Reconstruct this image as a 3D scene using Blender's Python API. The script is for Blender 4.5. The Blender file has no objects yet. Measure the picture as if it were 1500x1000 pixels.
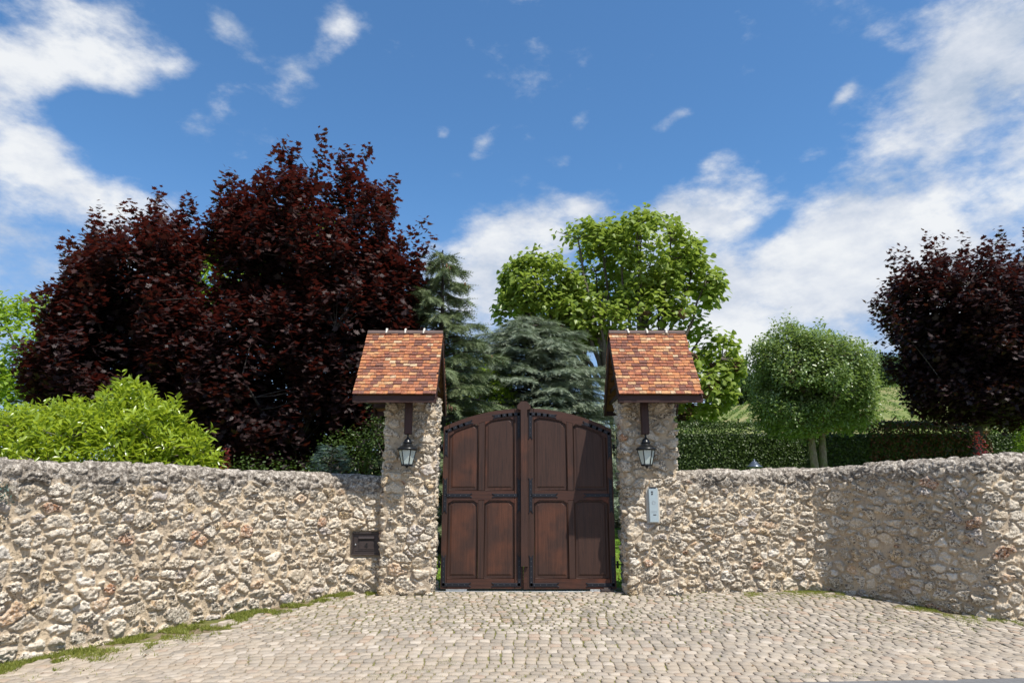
import bpy, math, random
import numpy as np
from mathutils import Vector, Matrix
PI = math.pi
SC = bpy.context.scene
COL = SC.collection
# ------------------------------------------------------------------ camera, sky, sun, exposure
cam = bpy.data.objects.new('camera', bpy.data.cameras.new('camera'))
COL.objects.link(cam)
cam.location = (0, 0, 1.5)
cam.rotation_euler = (PI/2 + math.atan(.235), 0, 0)
cam.data.lens = 24; cam.data.sensor_width = 36
cam.data.clip_start = .05; cam.data.clip_end = 6000
SC.camera = cam
SUN = Vector((.80, -1.0, 2.2)).normalized()
sl = bpy.data.lights.new('sun', 'SUN'); sl.energy = 5.0; sl.angle = math.radians(.5); sl.color = (1, .955, .88)
so = bpy.data.objects.new('sun', sl); COL.objects.link(so)
so.rotation_euler = SUN.to_track_quat('Z', 'Y').to_euler()
SC.view_settings.view_transform = 'Standard'; SC.view_settings.look = 'None'
SC.view_settings.exposure = 0.25; SC.view_settings.gamma = 1
SC.cycles.max_bounces = 6; SC.cycles.transparent_max_bounces = 8

class NT:
    """small node-graph helper"""
    def __init__(s, tree): s.t = tree; s.n = tree.nodes; s.l = tree.links
    def node(s, typ, ins=None, **kw):
        n = s.n.new(typ)
        for k, v in kw.items(): setattr(n, k, v)
        if ins:
            for k, v in ins.items(): s.set(n.inputs[k], v)
        return n
    def set(s, sock, v):
        if isinstance(v, bpy.types.NodeSocket): s.l.new(v, sock)
        elif isinstance(v, bpy.types.Node): s.l.new(v.outputs[0], sock)
        else:
            if isinstance(v, tuple) and len(v) == 3 and sock.type == 'RGBA': v = v + (1,)
            sock.default_value = v
    def math(s, op, a, b=0.0, c=0.0, clamp=False):
        n = s.n.new('ShaderNodeMath'); n.operation = op; n.use_clamp = clamp
        s.set(n.inputs[0], a); s.set(n.inputs[1], b); s.set(n.inputs[2], c)
        return n.outputs[0]
    def noise(s, vec, scale, detail=3, rough=.55, out='Fac', dist=0.0):
        n = s.node('ShaderNodeTexNoise', {'Scale': scale, 'Detail': detail, 'Roughness': rough, 'Distortion': dist})
        if vec is not None: s.l.new(vec, n.inputs['Vector'])
        return n.outputs[out]
    def ramp(s, fac, stops, interp='LINEAR'):
        n = s.n.new('ShaderNodeValToRGB'); cr = n.color_ramp; cr.interpolation = interp
        while len(cr.elements) < len(stops): cr.elements.new(.5)
        for e, (p, c) in zip(cr.elements, stops):
            e.position = p
            if not isinstance(c, tuple): c = (c, c, c)
            e.color = c + (1,) if len(c) == 3 else c
        s.set(n.inputs[0], fac); return n.outputs[0]
    def mix(s, f, a, b, mode='MIX'):
        n = s.n.new('ShaderNodeMix'); n.data_type = 'RGBA'; n.blend_type = mode
        s.set(n.inputs[0], f); s.set(n.inputs[6], a); s.set(n.inputs[7], b); return n.outputs[2]
    def mrange(s, v, a, b, c=0.0, d=1.0, smooth=True):
        n = s.n.new('ShaderNodeMapRange'); n.interpolation_type = 'SMOOTHSTEP' if smooth else 'LINEAR'
        for i, x in enumerate((v, a, b, c, d)): s.set(n.inputs[i], x)
        return n.outputs[0]

# world: Nishita sky with procedural clouds laid out by azimuth and elevation
W = bpy.data.worlds.new('World'); SC.world = W; W.use_nodes = True
w = NT(W.node_tree); w.n.clear()
sky = w.node('ShaderNodeTexSky', sky_type='NISHITA', sun_disc=False, sun_elevation=math.asin(SUN.z),
             sun_rotation=math.atan2(SUN.x, SUN.y), altitude=100, air_density=1.0, dust_density=.35, ozone_density=2.2)
tc = w.node('ShaderNodeTexCoord').outputs['Generated']
sx = w.node('ShaderNodeSeparateXYZ', {0: tc})
X, Y, Z = sx.outputs
az = w.math('ARCTAN2', X, Y); el = w.math('ARCSINE', Z)
zz = w.math('ADD', w.math('MAXIMUM', Z, 0.0), .22)
pl = w.node('ShaderNodeCombineXYZ', {0: w.math('DIVIDE', X, zz), 1: w.math('DIVIDE', Y, zz), 2: 0.0}).outputs[0]
mp = w.node('ShaderNodeMapping', {'Rotation': (0, .5, 0), 'Scale': (.8, .8, 1.5)}); w.l.new(tc, mp.inputs[0]); pl2 = mp.outputs[0]
BL = 'BLOBS'
blobs = [  # azimuth, elevation, radius along, radius across, turn, weight
]
def add_blobs():
    acc = None
    for (a, e, ra, rb, th, wt) in blobs:
        da = w.math('SUBTRACT', az, a); de = w.math('SUBTRACT', el, e)
        c, s_ = math.cos(th), math.sin(th)
        u = w.math('ADD', w.math('MULTIPLY', da, c/ra), w.math('MULTIPLY', de, s_/ra))
        v = w.math('ADD', w.math('MULTIPLY', da, -s_/rb), w.math('MULTIPLY', de, c/rb))
        r2 = w.math('ADD', w.math('MULTIPLY', u, u), w.math('MULTIPLY', v, v))
        g = w.math('MULTIPLY', w.math('EXPONENT', w.math('MULTIPLY', r2, -1.0)), wt)
        acc = g if acc is None else w.math('ADD', acc, g)
    return acc
def pxdir(px, py):
    u = (px-750)/1000; v = (500-py)/1000; p = math.atan(.235); c, s = math.cos(p), math.sin(p)
    d = Vector((u, c-v*s, s+v*c)).normalized(); return math.atan2(d.x, d.y), math.asin(d.z)
for (px, py, ra, rb, deg, wt) in [
    (40, 50, .20, .12, -10, .62), (10, 330, .13, .20, 0, .62), (175, 80, .06, .07, -20, .5), (100, 250, .07, .05, 10, .3),
    (190, 285, .07, .04, 15, .5), (35, 170, .05, .1, 0, .5),
    (120, 165, .05, .035, 20, -.7), (210, 225, .10, .045, 25, -.9), (270, 60, .04, .12, 0, -.25),
    (290, 185, .10, .032, 50, .58), (430, 120, .08, .030, 45, .58), (495, 45, .040, .03, 30, .58), (330, 38, .034, .02, 0, .62), (265, 90, .03, .02, 0, .5),
    (750, 350, .14, .085, 20, .72), (690, 430, .09, .08, 0, .6), (860, 300, .05, .02, 10, .35),
    (1330, 300, .36, .12, 26, .66), (1040, 290, .10, .05, 30, .6), (1110, 430, .24, .12, 8, .68), (1430, 90, .10, .05, 35, .75), (1480, 450, .14, .10, 0, .7), (1050, 230, .06, .02, 25, .3),
    (1290, 450, .06, .03, 10, -.5), (1130, 330, .06, .018, 35, -.55), (1440, 125, .02, .03, 30, -.4),
    (710, 208, .026, .015, 40, .62), (845, 178, .024, .018, 20, .62), (830, 235, .022, .014, 10, .62), (915, 237, .030, .014, 35, .64), (1233, 140, .026, .010, 30, .62), (965, 188, .036, .014, 10, .65), (1000, 165, .024, .011, 0, .6), (650, 195, .015, .012, 0, .6), (670, 260, .03, .02, 40, .5)]:
    a, e = pxdir(px, py); blobs.append((a, e, ra, rb, math.radians(deg), wt))
mask = add_blobs()
behind = w.mrange(Y, .25, -.2, 0, .5)
n1 = w.noise(pl2, 4.6, 10, .58, dist=.15); n2 = w.noise(pl2, 17.0, 8, .62)
nn = w.math('ADD', w.math('MULTIPLY', w.math('SUBTRACT', n1, .5), 2.6), w.math('MULTIPLY', w.math('SUBTRACT', n2, .5), 1.35))
dens = w.math('ADD', w.math('ADD', mask, behind), nn)
cov = w.mrange(dens, .24, 1.0)
cov = w.math('MULTIPLY', cov, .96)
n3 = w.noise(pl2, 6.5, 6, .6)
cc = w.ramp(w.math('ADD', w.math('ADD', w.math('MULTIPLY', w.math('ADD', w.math('MULTIPLY', w.math('SUBTRACT', n3, .5), 1.5), .5), .75), w.math('MULTIPLY', n2, .25)), w.math('MULTIPLY', w.mrange(dens, .4, 1.5), .14)), [(.36, (5.0, 5.9, 7.3)), (.54, (7.3, 7.8, 8.7)), (.72, (9.5, 9.7, 9.9))])
haz = w.mrange(Z, .0, .45, .35, 0.0)
skyc = w.mix(haz, w.mix(1.0, sky.outputs[0], w.mix(w.mrange(Z, .02, .42), (1.0, 1.08, 1.3), (1.05, 1.58, 1.90)), 'MULTIPLY'), (5.6, 6.9, 8.6))
bgc = w.mix(cov, skyc, cc)
bg = w.node('ShaderNodeBackground', {'Color': bgc, 'Strength': .080})
wo = w.node('ShaderNodeOutputWorld'); w.l.new(bg.outputs[0], wo.inputs[0])

# ------------------------------------------------------------------ object helpers
def tag(o, label=None, cat=None, group=None, kind=None):
    if label: o['label'] = label
    if cat: o['category'] = cat
    if group: o['group'] = group
    if kind: o['kind'] = kind
    return o
def link(o, parent=None):
    COL.objects.link(o)
    if parent is not None: o.parent = parent
    return o
def empty(name, loc, label, cat, group=None, rz=0):
    o = bpy.data.objects.new(name, None); o.location = loc; o.rotation_euler = (0, 0, rz); o.empty_display_size = .2
    return tag(link(o), label, cat, group)
class MB:
    """collects shapes (world or local coordinates) into one mesh"""
    def __init__(s): s.v = []; s.f = []; s.sm = []; s.r = []
    def add(s, vs, fs, smooth=False, rnd=None):
        o = len(s.v); s.v += [tuple(v) for v in vs]; s.f += [tuple(i+o for i in f) for f in fs]; s.sm += [smooth]*len(fs)
        s.r += [random.random() if rnd is None else rnd]*len(vs)
    def box(s, c, d, M=None, bev=.006, rnd=None):
        hx, hy, hz = d[0]/2, d[1]/2, d[2]/2; b = min(bev, hx*.45, hy*.45, hz*.45)
        vs = []; idx = {}
        for sx_ in (-1, 1):
            for sy in (-1, 1):
                for sz in (-1, 1):
                    for ax in range(3):
                        p = [sx_*(hx-b), sy*(hy-b), sz*(hz-b)]; p[ax] = (sx_*hx, sy*hy, sz*hz)[ax]
                        idx[(sx_, sy, sz, ax)] = len(vs); vs.append(p)
        fs = []
        for ax in range(3):
            a, c_ = [(1, 2), (2, 0), (0, 1)][ax]
            for sg in (-1, 1):
                q = []
                for (u, v) in ((-1, -1), (1, -1), (1, 1), (-1, 1)):
                    k = [0, 0, 0]; k[ax] = sg; k[a] = u; k[c_] = v; q.append(idx[(k[0], k[1], k[2], ax)])
                fs.append(q if sg > 0 else q[::-1])
        for ax in range(3):
            a, c_ = [(1, 2), (2, 0), (0, 1)][ax]
            for u in (-1, 1):
                for v in (-1, 1):
                    def K(e, w_):
                        k = [0, 0, 0]; k[ax] = e; k[a] = u; k[c_] = v; return idx[(k[0], k[1], k[2], w_)]
                    q = [K(-1, a), K(1, a), K(1, c_), K(-1, c_)]
                    fs.append(q if u*v < 0 else q[::-1])
        for sx_ in (-1, 1):
            for sy in (-1, 1):
                for sz in (-1, 1):
                    q = [idx[(sx_, sy, sz, k)] for k in range(3)]
                    fs.append(q if sx_*sy*sz > 0 else q[::-1])
        out = []
        for p in vs:
            p = Vector(p)
            if M is not None: p = M @ p
            out.append((p.x+c[0], p.y+c[1], p.z+c[2]))
        s.add(out, fs, rnd=rnd)
    def bar(s, a, b, wd, ht, bev=.005, up=(0, 0, 1), rnd=None):
        a = Vector(a); b = Vector(b); d = (b-a); L = d.length; d.normalize(); u = Vector(up)
        x = d.cross(u).normalized(); z = x.cross(d)
        M = Matrix((x, d, z)).transposed(); s.box((a+b)/2, (wd, L, ht), M, bev, rnd)
    def tube(s, pts, rad, n=6, rnd=None, cap=True):
        pts = [Vector(p) for p in pts]; rings = []; vs = []; fs = []
        if not hasattr(rad, '__len__'): rad = [rad]*len(pts)
        ref = Vector((.31, .2, .93))
        for i, p in enumerate(pts):
            t = (pts[min(i+1, len(pts)-1)]-pts[max(i-1, 0)]).normalized()
            if abs(t.dot(ref)) > .98: ref = Vector((1, .1, 0))
            x = t.cross(ref).normalized(); y = t.cross(x)
            for k in range(n):
                a = 2*PI*k/n; vs.append(p+(x*math.cos(a)+y*math.sin(a))*rad[i])
        for i in range(len(pts)-1):
            for k in range(n):
                fs.append((i*n+k, i*n+(k+1) % n, (i+1)*n+(k+1) % n, (i+1)*n+k))
        if cap: fs.append(tuple(range(n))); fs.append(tuple(range((len(pts)-1)*n, len(pts)*n))[::-1])
        s.add(vs, fs, True, rnd)
    def lathe(s, prof, c=(0, 0, 0), n=16, smooth=True, rot=0, rnd=None):
        vs = []; fs = []
        for (r, z) in prof:
            for k in range(n):
                a = 2*PI*k/n+rot; vs.append((c[0]+r*math.cos(a), c[1]+r*math.sin(a), c[2]+z))
        for i in range(len(prof)-1):
            for k in range(n): fs.append((i*n+k, i*n+(k+1) % n, (i+1)*n+(k+1) % n, (i+1)*n+k))
        fs.append(tuple(range(n))[::-1]); fs.append(tuple(range((len(prof)-1)*n, len(prof)*n)))
        s.add(vs, fs, smooth, rnd)
    def prism(s, poly, y0, y1, smooth=False, inset=0, rnd=None):
        """polygon in x-z (counter-clockwise seen from -y), from y1 (back) to y0 (front), front face inset"""
        n = len(poly); cx = sum(p[0] for p in poly)/n; cz = sum(p[1] for p in poly)/n
        hw = max(abs(p[0]-cx) for p in poly); hz = max(abs(p[1]-cz) for p in poly)
        fr = [(cx+(p[0]-cx)*(1-inset/hw), y0, cz+(p[1]-cz)*(1-inset/hz)) for p in poly]
        bk = [(p[0], y1, p[1]) for p in poly]
        fs = [tuple(range(n))]
        for i in range(n): fs.append((i, i+n, (i+1) % n+n, (i+1) % n))
        fs.append(tuple(range(n, 2*n))[::-1])
        s.add(fr+bk, fs, smooth, rnd)
    def build(s, name, mat, parent=None):
        me = bpy.data.meshes.new(name); me.from_pydata(s.v, [], s.f); me.materials.append(mat)
        me.polygons.foreach_set('use_smooth', s.sm)
        a = me.attributes.new('rnd', 'FLOAT', 'POINT'); a.data.foreach_set('value', s.r)
        me.update(); return link(bpy.data.objects.new(name, me), parent)
def npmesh(name, V, F, mat, parent=None, attrs=None, smooth=True, counts=None, kind=None):
    """V (n,3), F flat loop indices, counts per face (or an int)"""
    me = bpy.data.meshes.new(name); V = np.ascontiguousarray(V, np.float32)
    me.vertices.add(len(V)); me.vertices.foreach_set('co', V.ravel())
    F = np.ascontiguousarray(F, np.int32).ravel()
    if isinstance(counts, int): counts = np.full(len(F)//counts, counts, np.int32)
    me.loops.add(len(F)); me.loops.foreach_set('vertex_index', F)
    me.polygons.add(len(counts)); st = np.zeros(len(counts), np.int32); st[1:] = np.cumsum(counts)[:-1]
    me.polygons.foreach_set('loop_start', st); me.polygons.foreach_set('loop_total', np.asarray(counts, np.int32))
    me.polygons.foreach_set('use_smooth', np.full(len(counts), smooth))
    for k, a in (attrs or {}).items():
        at_ = me.attributes.new(k, 'FLOAT', 'POINT'); at_.data.foreach_set('value', np.ascontiguousarray(a, np.float32).ravel())
    me.materials.append(mat); me.update(calc_edges=True); me.validate()
    return link(bpy.data.objects.new(name, me), parent)

# ------------------------------------------------------------------ numpy noise
def hsh(i, j, k=0):
    h = (i.astype(np.int64)*374761393 + j.astype(np.int64)*668265263 + np.int64(k)*1274126177) & 0xffffffff
    h = ((h ^ (h >> 13))*1274126177) & 0xffffffff
    h = ((h ^ (h >> 16))*2246822519) & 0xffffffff
    return ((h ^ (h >> 15)) & 0xffffff)/float(0x1000000)
def vn(x, y, k=0):
    i = np.floor(x); j = np.floor(y); fx = x-i; fy = y-j; fx = fx*fx*(3-2*fx); fy = fy*fy*(3-2*fy)
    i = i.astype(np.int64); j = j.astype(np.int64)
    return (hsh(i, j, k)*(1-fx)+hsh(i+1, j, k)*fx)*(1-fy)+(hsh(i, j+1, k)*(1-fx)+hsh(i+1, j+1, k)*fx)*fy
def fbm(x, y, k=0, o=4):
    a = .5; r = 0; t = 0
    for q in range(o): r = r+a*vn(x*2**q+q*17.3, y*2**q-q*9.1, k+q); t += a; a *= .55
    return r/t
def sstep(a, b, x): t = np.clip((x-a)/(b-a), 0, 1); return t*t*(3-2*t)

# ------------------------------------------------------------------ materials
def newmat(name):
    m = bpy.data.materials.new(name); m.use_nodes = True; t = NT(m.node_tree); t.n.clear()
    out = t.node('ShaderNodeOutputMaterial'); b = t.node('ShaderNodeBsdfPrincipled'); t.l.new(b.outputs[0], out.inputs[0])
    return m, t, b, out
def attr(t, n): return t.node('ShaderNodeAttribute', attribute_name=n).outputs['Fac']
def bump(t, b, h, strength=.5, dist=.01):
    n = t.node('ShaderNodeBump', {'Strength': strength, 'Distance': dist, 'Height': h}); t.l.new(n.outputs[0], b.inputs['Normal']); return n
def simple(name, col, rough=.5, metal=0, spec=.5, var=.15, bscale=60, bs=.2):
    m, t, b, o = newmat(name); pos = t.node('ShaderNodeTexCoord').outputs['Object']
    n = t.noise(pos, bscale, 4); n2 = t.noise(pos, bscale*.13, 3)
    f = t.mrange(t.math('ADD', t.math('MULTIPLY', n, .5), t.math('MULTIPLY', n2, .5)), .3, .7, 1-var, 1+var)
    t.set(b.inputs['Base Color'], t.mix(1.0, col, t.node('ShaderNodeCombineColor', {0: f, 1: f, 2: f}).outputs[0], 'MULTIPLY'))
    t.set(b.inputs['Roughness'], t.mrange(n, .3, .7, rough-.08, min(1, rough+.1))); b.inputs['Metallic'].default_value = metal
    b.inputs['Specular IOR Level'].default_value = spec
    bump(t, b, n, bs, .004); return m

def mat_stone():
    m, t, b, o = newmat('rubble_stone'); pos = t.node('ShaderNodeTexCoord').outputs['Object']
    st = attr(t, 'stone'); rn = attr(t, 'rnd'); li = attr(t, 'lichen')
    rough_id = t.math('FRACT', t.math('MULTIPLY', rn, 17.31)); rk = t.mrange(rough_id, .15, .6, .12, 1.0)
    base = t.ramp(rn, [(0, (.50, .45, .38)), (.16, (.68, .61, .51)), (.34, (.58, .49, .37)), (.5, (.76, .70, .61)), (.66, (.47, .42, .345)), (.78, (.72, .65, .55)),
                       (.84, (.50, .46, .45)), (.89, (.62, .46, .26)), (.925, (.60, .40, .25)), (.955, (.46, .22, .11)), (.975, (.82, .79, .74))], 'CONSTANT')
    nA = t.noise(pos, 9, 5, .65); nB = t.noise(pos, 38, 5, .7); nC = t.noise(pos, 110, 3, .7)
    base = t.mix(t.mrange(nA, .35, .65), base, t.mix(.5, base, (.68, .62, .53)))
    base = t.mix(t.mrange(nB, .50, .58, 0, .6), base, (.90, .85, .77))
    base = t.mix(t.math('MULTIPLY', rk, t.mrange(t.noise(pos, 19, 6, .78), .475, .42, 0, .85)), base, (.13, .105, .085))  # larger dark cavities: shadow plus some dirt, painted into the stone colour
    base = t.mix(t.mrange(t.noise(pos, 5.5, 3), .60, .74, 0, .6), base, (.55, .36, .18))
    vo = t.node('ShaderNodeTexVoronoi', {'Scale': 30.0, 'Randomness': 1.0}); 
    wv = t.node('ShaderNodeVectorMath', operation='ADD'); t.l.new(pos, wv.inputs[0])
    ws = t.node('ShaderNodeVectorMath', operation='SCALE'); t.l.new(t.noise(pos, 30, 3, out='Color'), ws.inputs[0]); ws.inputs['Scale'].default_value = .05
    t.l.new(ws.outputs[0], wv.inputs[1]); t.l.new(wv.outputs[0], vo.inputs['Vector'])
    pit0 = t.mrange(vo.outputs['Distance'], .20, .42, 1, 0)
    pit = t.math('MULTIPLY', t.math('MULTIPLY', pit0, rk), t.mrange(t.noise(pos, 14, 3), .40, .54))
    base = t.mix(t.math('MULTIPLY', pit, .80), base, (.10, .08, .062))  # shade inside the small pits, with some dirt, put into the colour
    base = t.mix(t.math('MULTIPLY', t.mrange(nC, .56, .70), .45), base, (.12, .10, .085))
    mor = t.mix(t.mrange(t.noise(pos, 70, 4, .7), .3, .7), (.50, .41, .30), (.66, .56, .43))
    mor = t.mix(t.mrange(t.noise(pos, 2.4, 3), .4, .62), mor, (.47, .40, .32))
    col = t.mix(t.mrange(st, .25, .6), mor, base)
    col = t.mix(1.0, col, (1.0, .945, .865), 'MULTIPLY')
    # weathered lichen crust of the coping
    lm = t.math('MULTIPLY', li, 1.0)
    lc = t.ramp(t.noise(pos, 15, 7, .78), [(.36, (.06, .050, .042)), (.45, (.17, .145, .12)), (.52, (.33, .285, .235)), (.59, (.66, .59, .50))])
    lf = t.mrange(t.math('ADD', lm, t.math('MULTIPLY', t.math('SUBTRACT', t.noise(pos, 7, 5, .7), .5), 1.3)), .38, .72)
    col = t.mix(t.math('MULTIPLY', lf, .92), col, lc)
    ol = t.mrange(t.noise(pos, 3.1, 5, .65), .69, .74)
    col = t.mix(t.math('MULTIPLY', ol, t.mrange(li, .3, .8, 0, .8)), col, (.50, .23, .03))
    t.set(b.inputs['Base Color'], col); b.inputs['Roughness'].default_value = .93; b.inputs['Specular IOR Level'].default_value = .25
    h = t.math('SUBTRACT', t.math('MULTIPLY', nB, 1.0), t.math('MULTIPLY', pit, .75))
    h = t.math('ADD', h, t.math('MULTIPLY', nC, .35))
    bump(t, b, h, .9, .024); return m
def mat_wood(name, dark, mid, red, axis='Z'):
    m, t, b, o = newmat(name); pos = t.node('ShaderNodeTexCoord').outputs['Object']; rn = attr(t, 'rnd')
    sc = {'Z': (30, 30, 1.3), 'X': (1.3, 30, 30), 'Y': (30, 1.3, 30)}[axis]
    mp_ = t.node('ShaderNodeMapping', {'Scale': sc}); t.l.new(pos, mp_.inputs[0])
    off = t.node('ShaderNodeCombineXYZ', {0: t.math('MULTIPLY', rn, 37.0), 1: t.math('MULTIPLY', rn, 91.0), 2: t.math('MULTIPLY', rn, 53.0)})
    t.l.new(off.outputs[0], mp_.inputs['Location']); g = t.noise(mp_.outputs[0], 1.0, 5, .65, dist=.5)
    fine = t.noise(mp_.outputs[0], 4.0, 4, .7)
    col = t.ramp(g, [(.25, dark), (.5, mid), (.78, tuple(x*1.25 for x in mid))])
    col = t.mix(t.mrange(t.math('ADD', t.noise(pos, 1.7, 3), t.math('MULTIPLY', t.math('SUBTRACT', rn, .5), .25)), .50, .74, 0, .85), col, t.mix(t.mrange(g, .3, .7), tuple(x*.7 for x in red), red))
    col = t.mix(t.mrange(fine, .54, .68, 0, .5), col, tuple(x*.45 for x in dark))
    t.set(b.inputs['Base Color'], col); t.set(b.inputs['Roughness'], t.mrange(fine, .3, .7, .45, .68))
    b.inputs['Specular IOR Level'].default_value = .35
    bump(t, b, t.math('ADD', g, t.math('MULTIPLY', fine, .6)), .35, .004); return m
def mat_leaf(name, c1, c2, tr, rough=.42, spec=.5, tw=.3):
    m, t, b, o = newmat(name); rn = attr(t, 'rnd'); pos = t.node('ShaderNodeTexCoord').outputs['Object']
    f = t.mrange(t.math('ADD', t.math('MULTIPLY', rn, .7), t.math('MULTIPLY', t.noise(pos, .9, 2), .5)), .15, .95, 0, 1, False)
    col = t.mix(f, c1, c2); t.set(b.inputs['Base Color'], col)
    b.inputs['Roughness'].default_value = rough; b.inputs['Specular IOR Level'].default_value = spec
    tl = t.node('ShaderNodeBsdfTranslucent', {'Color': t.mix(f, tuple(x*.8 for x in tr), tuple(min(1, x*1.15) for x in tr))})
    mx = t.node('ShaderNodeMixShader', {0: tw}); t.l.new(b.outputs[0], mx.inputs[1]); t.l.new(tl.outputs[0], mx.inputs[2])
    t.l.new(mx.outputs[0], o.inputs[0]); return m
def mat_bark(name, c1, c2, moss=None):
    m, t, b, o = newmat(name); pos = t.node('ShaderNodeTexCoord').outputs['Object']
    mp_ = t.node('ShaderNodeMapping', {'Scale': (14, 14, 4)}); t.l.new(pos, mp_.inputs[0]); n = t.noise(mp_.outputs[0], 1.5, 6, .7)
    col = t.mix(t.mrange(n, .35, .65), c1, c2)
    if moss: col = t.mix(t.mrange(t.noise(pos, 4, 4), .48, .62, 0, .8), col, moss)
    t.set(b.inputs['Base Color'], col); b.inputs['Roughness'].default_value = .9; bump(t, b, n, .8, .02); return m
M = {}
M['stone'] = mat_stone()
M['gate'] = mat_wood('gate_oak', (.022, .012, .0095), (.050, .0235, .016), (.115, .042, .022))
M['gate_x'] = mat_wood('gate_oak_rail', (.028, .0125, .009), (.058, .0235, .015), (.15, .044, .02), 'X')
M['beam'] = mat_wood('roof_timber', (.022, .010, .008), (.045, .019, .015), (.075, .026, .018), 'X')
M['batten'] = mat_wood('roof_batten', (.15, .075, .028), (.26, .14, .05), (.3, .14, .045), 'X')
M['beam_z'] = mat_wood('strut_timber', (.022, .010, .008), (.045, .019, .014), (.07, .025, .018), 'Z')
M['iron'] = simple('black_iron', (.012, .012, .014), .42, .6, .5, .3, 90, .5)
M['lampblack'] = simple('lamp_black', (.012, .013, .014), .3, .3, .5, .2, 60, .1)
m, t, b, o = newmat('strap_iron'); rn_ = attr(t, 'rnd'); t.set(b.inputs['Base Color'], t.mix(t.mrange(rn_, .8, .9), (.020, .021, .027), (.10, .10, .115))); b.inputs['Metallic'].default_value = .5; b.inputs['Roughness'].default_value = .5; M['strap'] = m
M['stud'] = simple('stud_steel', (.10, .10, .11), .35, .9, .5, .2, 60, .1)
M['mailmetal'] = simple('brown_metal', (.055, .040, .036), .45, .3, .5, .15, 80, .15)
M['darkhole'] = simple('dark_slot', (.006, .005, .005), .6)
M['plate'] = simple('grey_paint_metal', (.40, .47, .49), .4, .2, .5, .06, 120, .05)
M['galv'] = simple('galvanised', (.42, .43, .43), .4, .8, .5, .2, 60, .2)
M['mortar'] = simple('white_mortar', (.60, .56, .49), .9, 0, .2, .12, 50, .5)
M['ridge'] = simple('ridge_tile', (.115, .078, .066), .75, 0, .3, .35, 30, .5)
M['vinebark'] = mat_bark('grey_bark', (.07, .055, .042), (.16, .135, .11))
M['bark'] = mat_bark('mossy_bark', (.16, .115, .08), (.30, .24, .18), (.14, .15, .05))
M['darkbark'] = mat_bark('dark_bark', (.03, .024, .02), (.075, .06, .05))
def mat_tile():
    m, t, b, o = newmat('clay_tile'); pos = t.node('ShaderNodeTexCoord').outputs['Object']; rn = attr(t, 'rnd')
    base = t.ramp(rn, [(0, (.36, .125, .055)), (.14, (.47, .19, .075)), (.27, (.17, .062, .045)), (.36, (.40, .14, .065)), (.48, (.52, .27, .12)), (.58, (.27, .085, .048)),
                       (.68, (.44, .17, .085)), (.76, (.17, .07, .052)), (.86, (.50, .30, .15)), (.90, (.30, .11, .06)), (.97, (.54, .38, .23))], 'CONSTANT')
    n = t.noise(pos, 16, 5, .7); n2 = t.noise(pos, 60, 4, .7)
    base = t.mix(t.mrange(n, .45, .62, 0, .65), base, (.12, .055, .042))
    base = t.mix(t.mrange(n2, .52, .66, 0, .45), base, (.56, .37, .22))
    t.set(b.inputs['Base Color'], base); b.inputs['Roughness'].default_value = .85; b.inputs['Specular IOR Level'].default_value = .3
    bump(t, b, t.math('ADD', n, n2), .5, .006); return m
M['tile'] = mat_tile()
def mat_cobble():
    m, t, b, o = newmat('cobble_stone'); pos = t.node('ShaderNodeTexCoord').outputs['Object']; rn = attr(t, 'rnd'); sy = t.node('ShaderNodeSeparateXYZ', {0: pos}).outputs[1]
    base = t.ramp(rn, [(0, (.27, .24, .20)), (.16, (.38, .34, .285)), (.34, (.30, .275, .24)), (.5, (.45, .40, .34)), (.64, (.21, .195, .175)), (.74, (.54, .49, .43)), (.83, (.36, .32, .28)), (.93, (.37, .275, .21))], 'CONSTANT')
    n = t.noise(pos, 12, 5, .7); n2 = t.noise(pos, 70, 4, .7)
    base = t.mix(t.mrange(n, .35, .65, 0, .5), base, (.46, .39, .32))
    base = t.mix(t.mrange(n2, .55, .68, 0, .45), base, (.17, .15, .125))
    base = t.mix(t.mrange(n2, .45, .33, 0, .35), base, (.60, .54, .47))
    dust = t.math('MULTIPLY', t.mrange(sy, 9.8, 8.0, .04, .50), t.mrange(t.noise(pos, 1.5, 4, .6), .3, .58, .35, 1))
    base = t.mix(dust, base, t.mix(t.mrange(t.noise(pos, 4, 4), .4, .6), (.47, .385, .295), (.41, .355, .30)))
    base = t.mix(1.0, base, (.93, .895, .835), 'MULTIPLY')
    t.set(b.inputs['Base Color'], base); b.inputs['Roughness'].default_value = .88; b.inputs['Specular IOR Level'].default_value = .3
    bump(t, b, t.math('ADD', n, n2), .55, .008); return m
M['cobble'] = mat_cobble()
def mat_ground():
    m, t, b, o = newmat('ground'); pos = t.node('ShaderNodeTexCoord').outputs['Object']; s3 = t.node('ShaderNodeSeparateXYZ', {0: pos}); sy = s3.outputs[1]
    n = t.noise(pos, 2.2, 5, .65); n2 = t.noise(pos, 45, 5, .7); n3 = t.noise(pos, 9, 4)
    d = t.mix(t.mrange(n2, .35, .65), (.11, .085, .05), (.26, .20, .13)); d = t.mix(t.mrange(sy, 9.8, 8.3, 0, .7), d, (.42, .33, .24))
    moss = t.mix(t.mrange(n3, .4, .6), (.075, .10, .018), (.16, .16, .04))
    d = t.mix(t.mrange(t.math('ADD', n, t.math('MULTIPLY', t.math('SUBTRACT', n3, .5), .6)), .44, .58, 0, .8), d, moss)
    gr = t.mix(t.mrange(n3, .35, .65), (.10, .20, .02), (.17, .29, .035))
    far = t.mix(t.mrange(t.noise(pos, .05, 4), .4, .6), (.17, .20, .06), (.25, .23, .10))
    gr = t.mix(t.mrange(sy, 50, 80), gr, far)
    t.set(b.inputs['Base Color'], t.mix(t.mrange(sy, 12.9, 13.1), d, gr)); b.inputs['Roughness'].default_value = .95; b.inputs['Specular IOR Level'].default_value = .15
    bump(t, b, n2, .6, .015); return m
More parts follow.
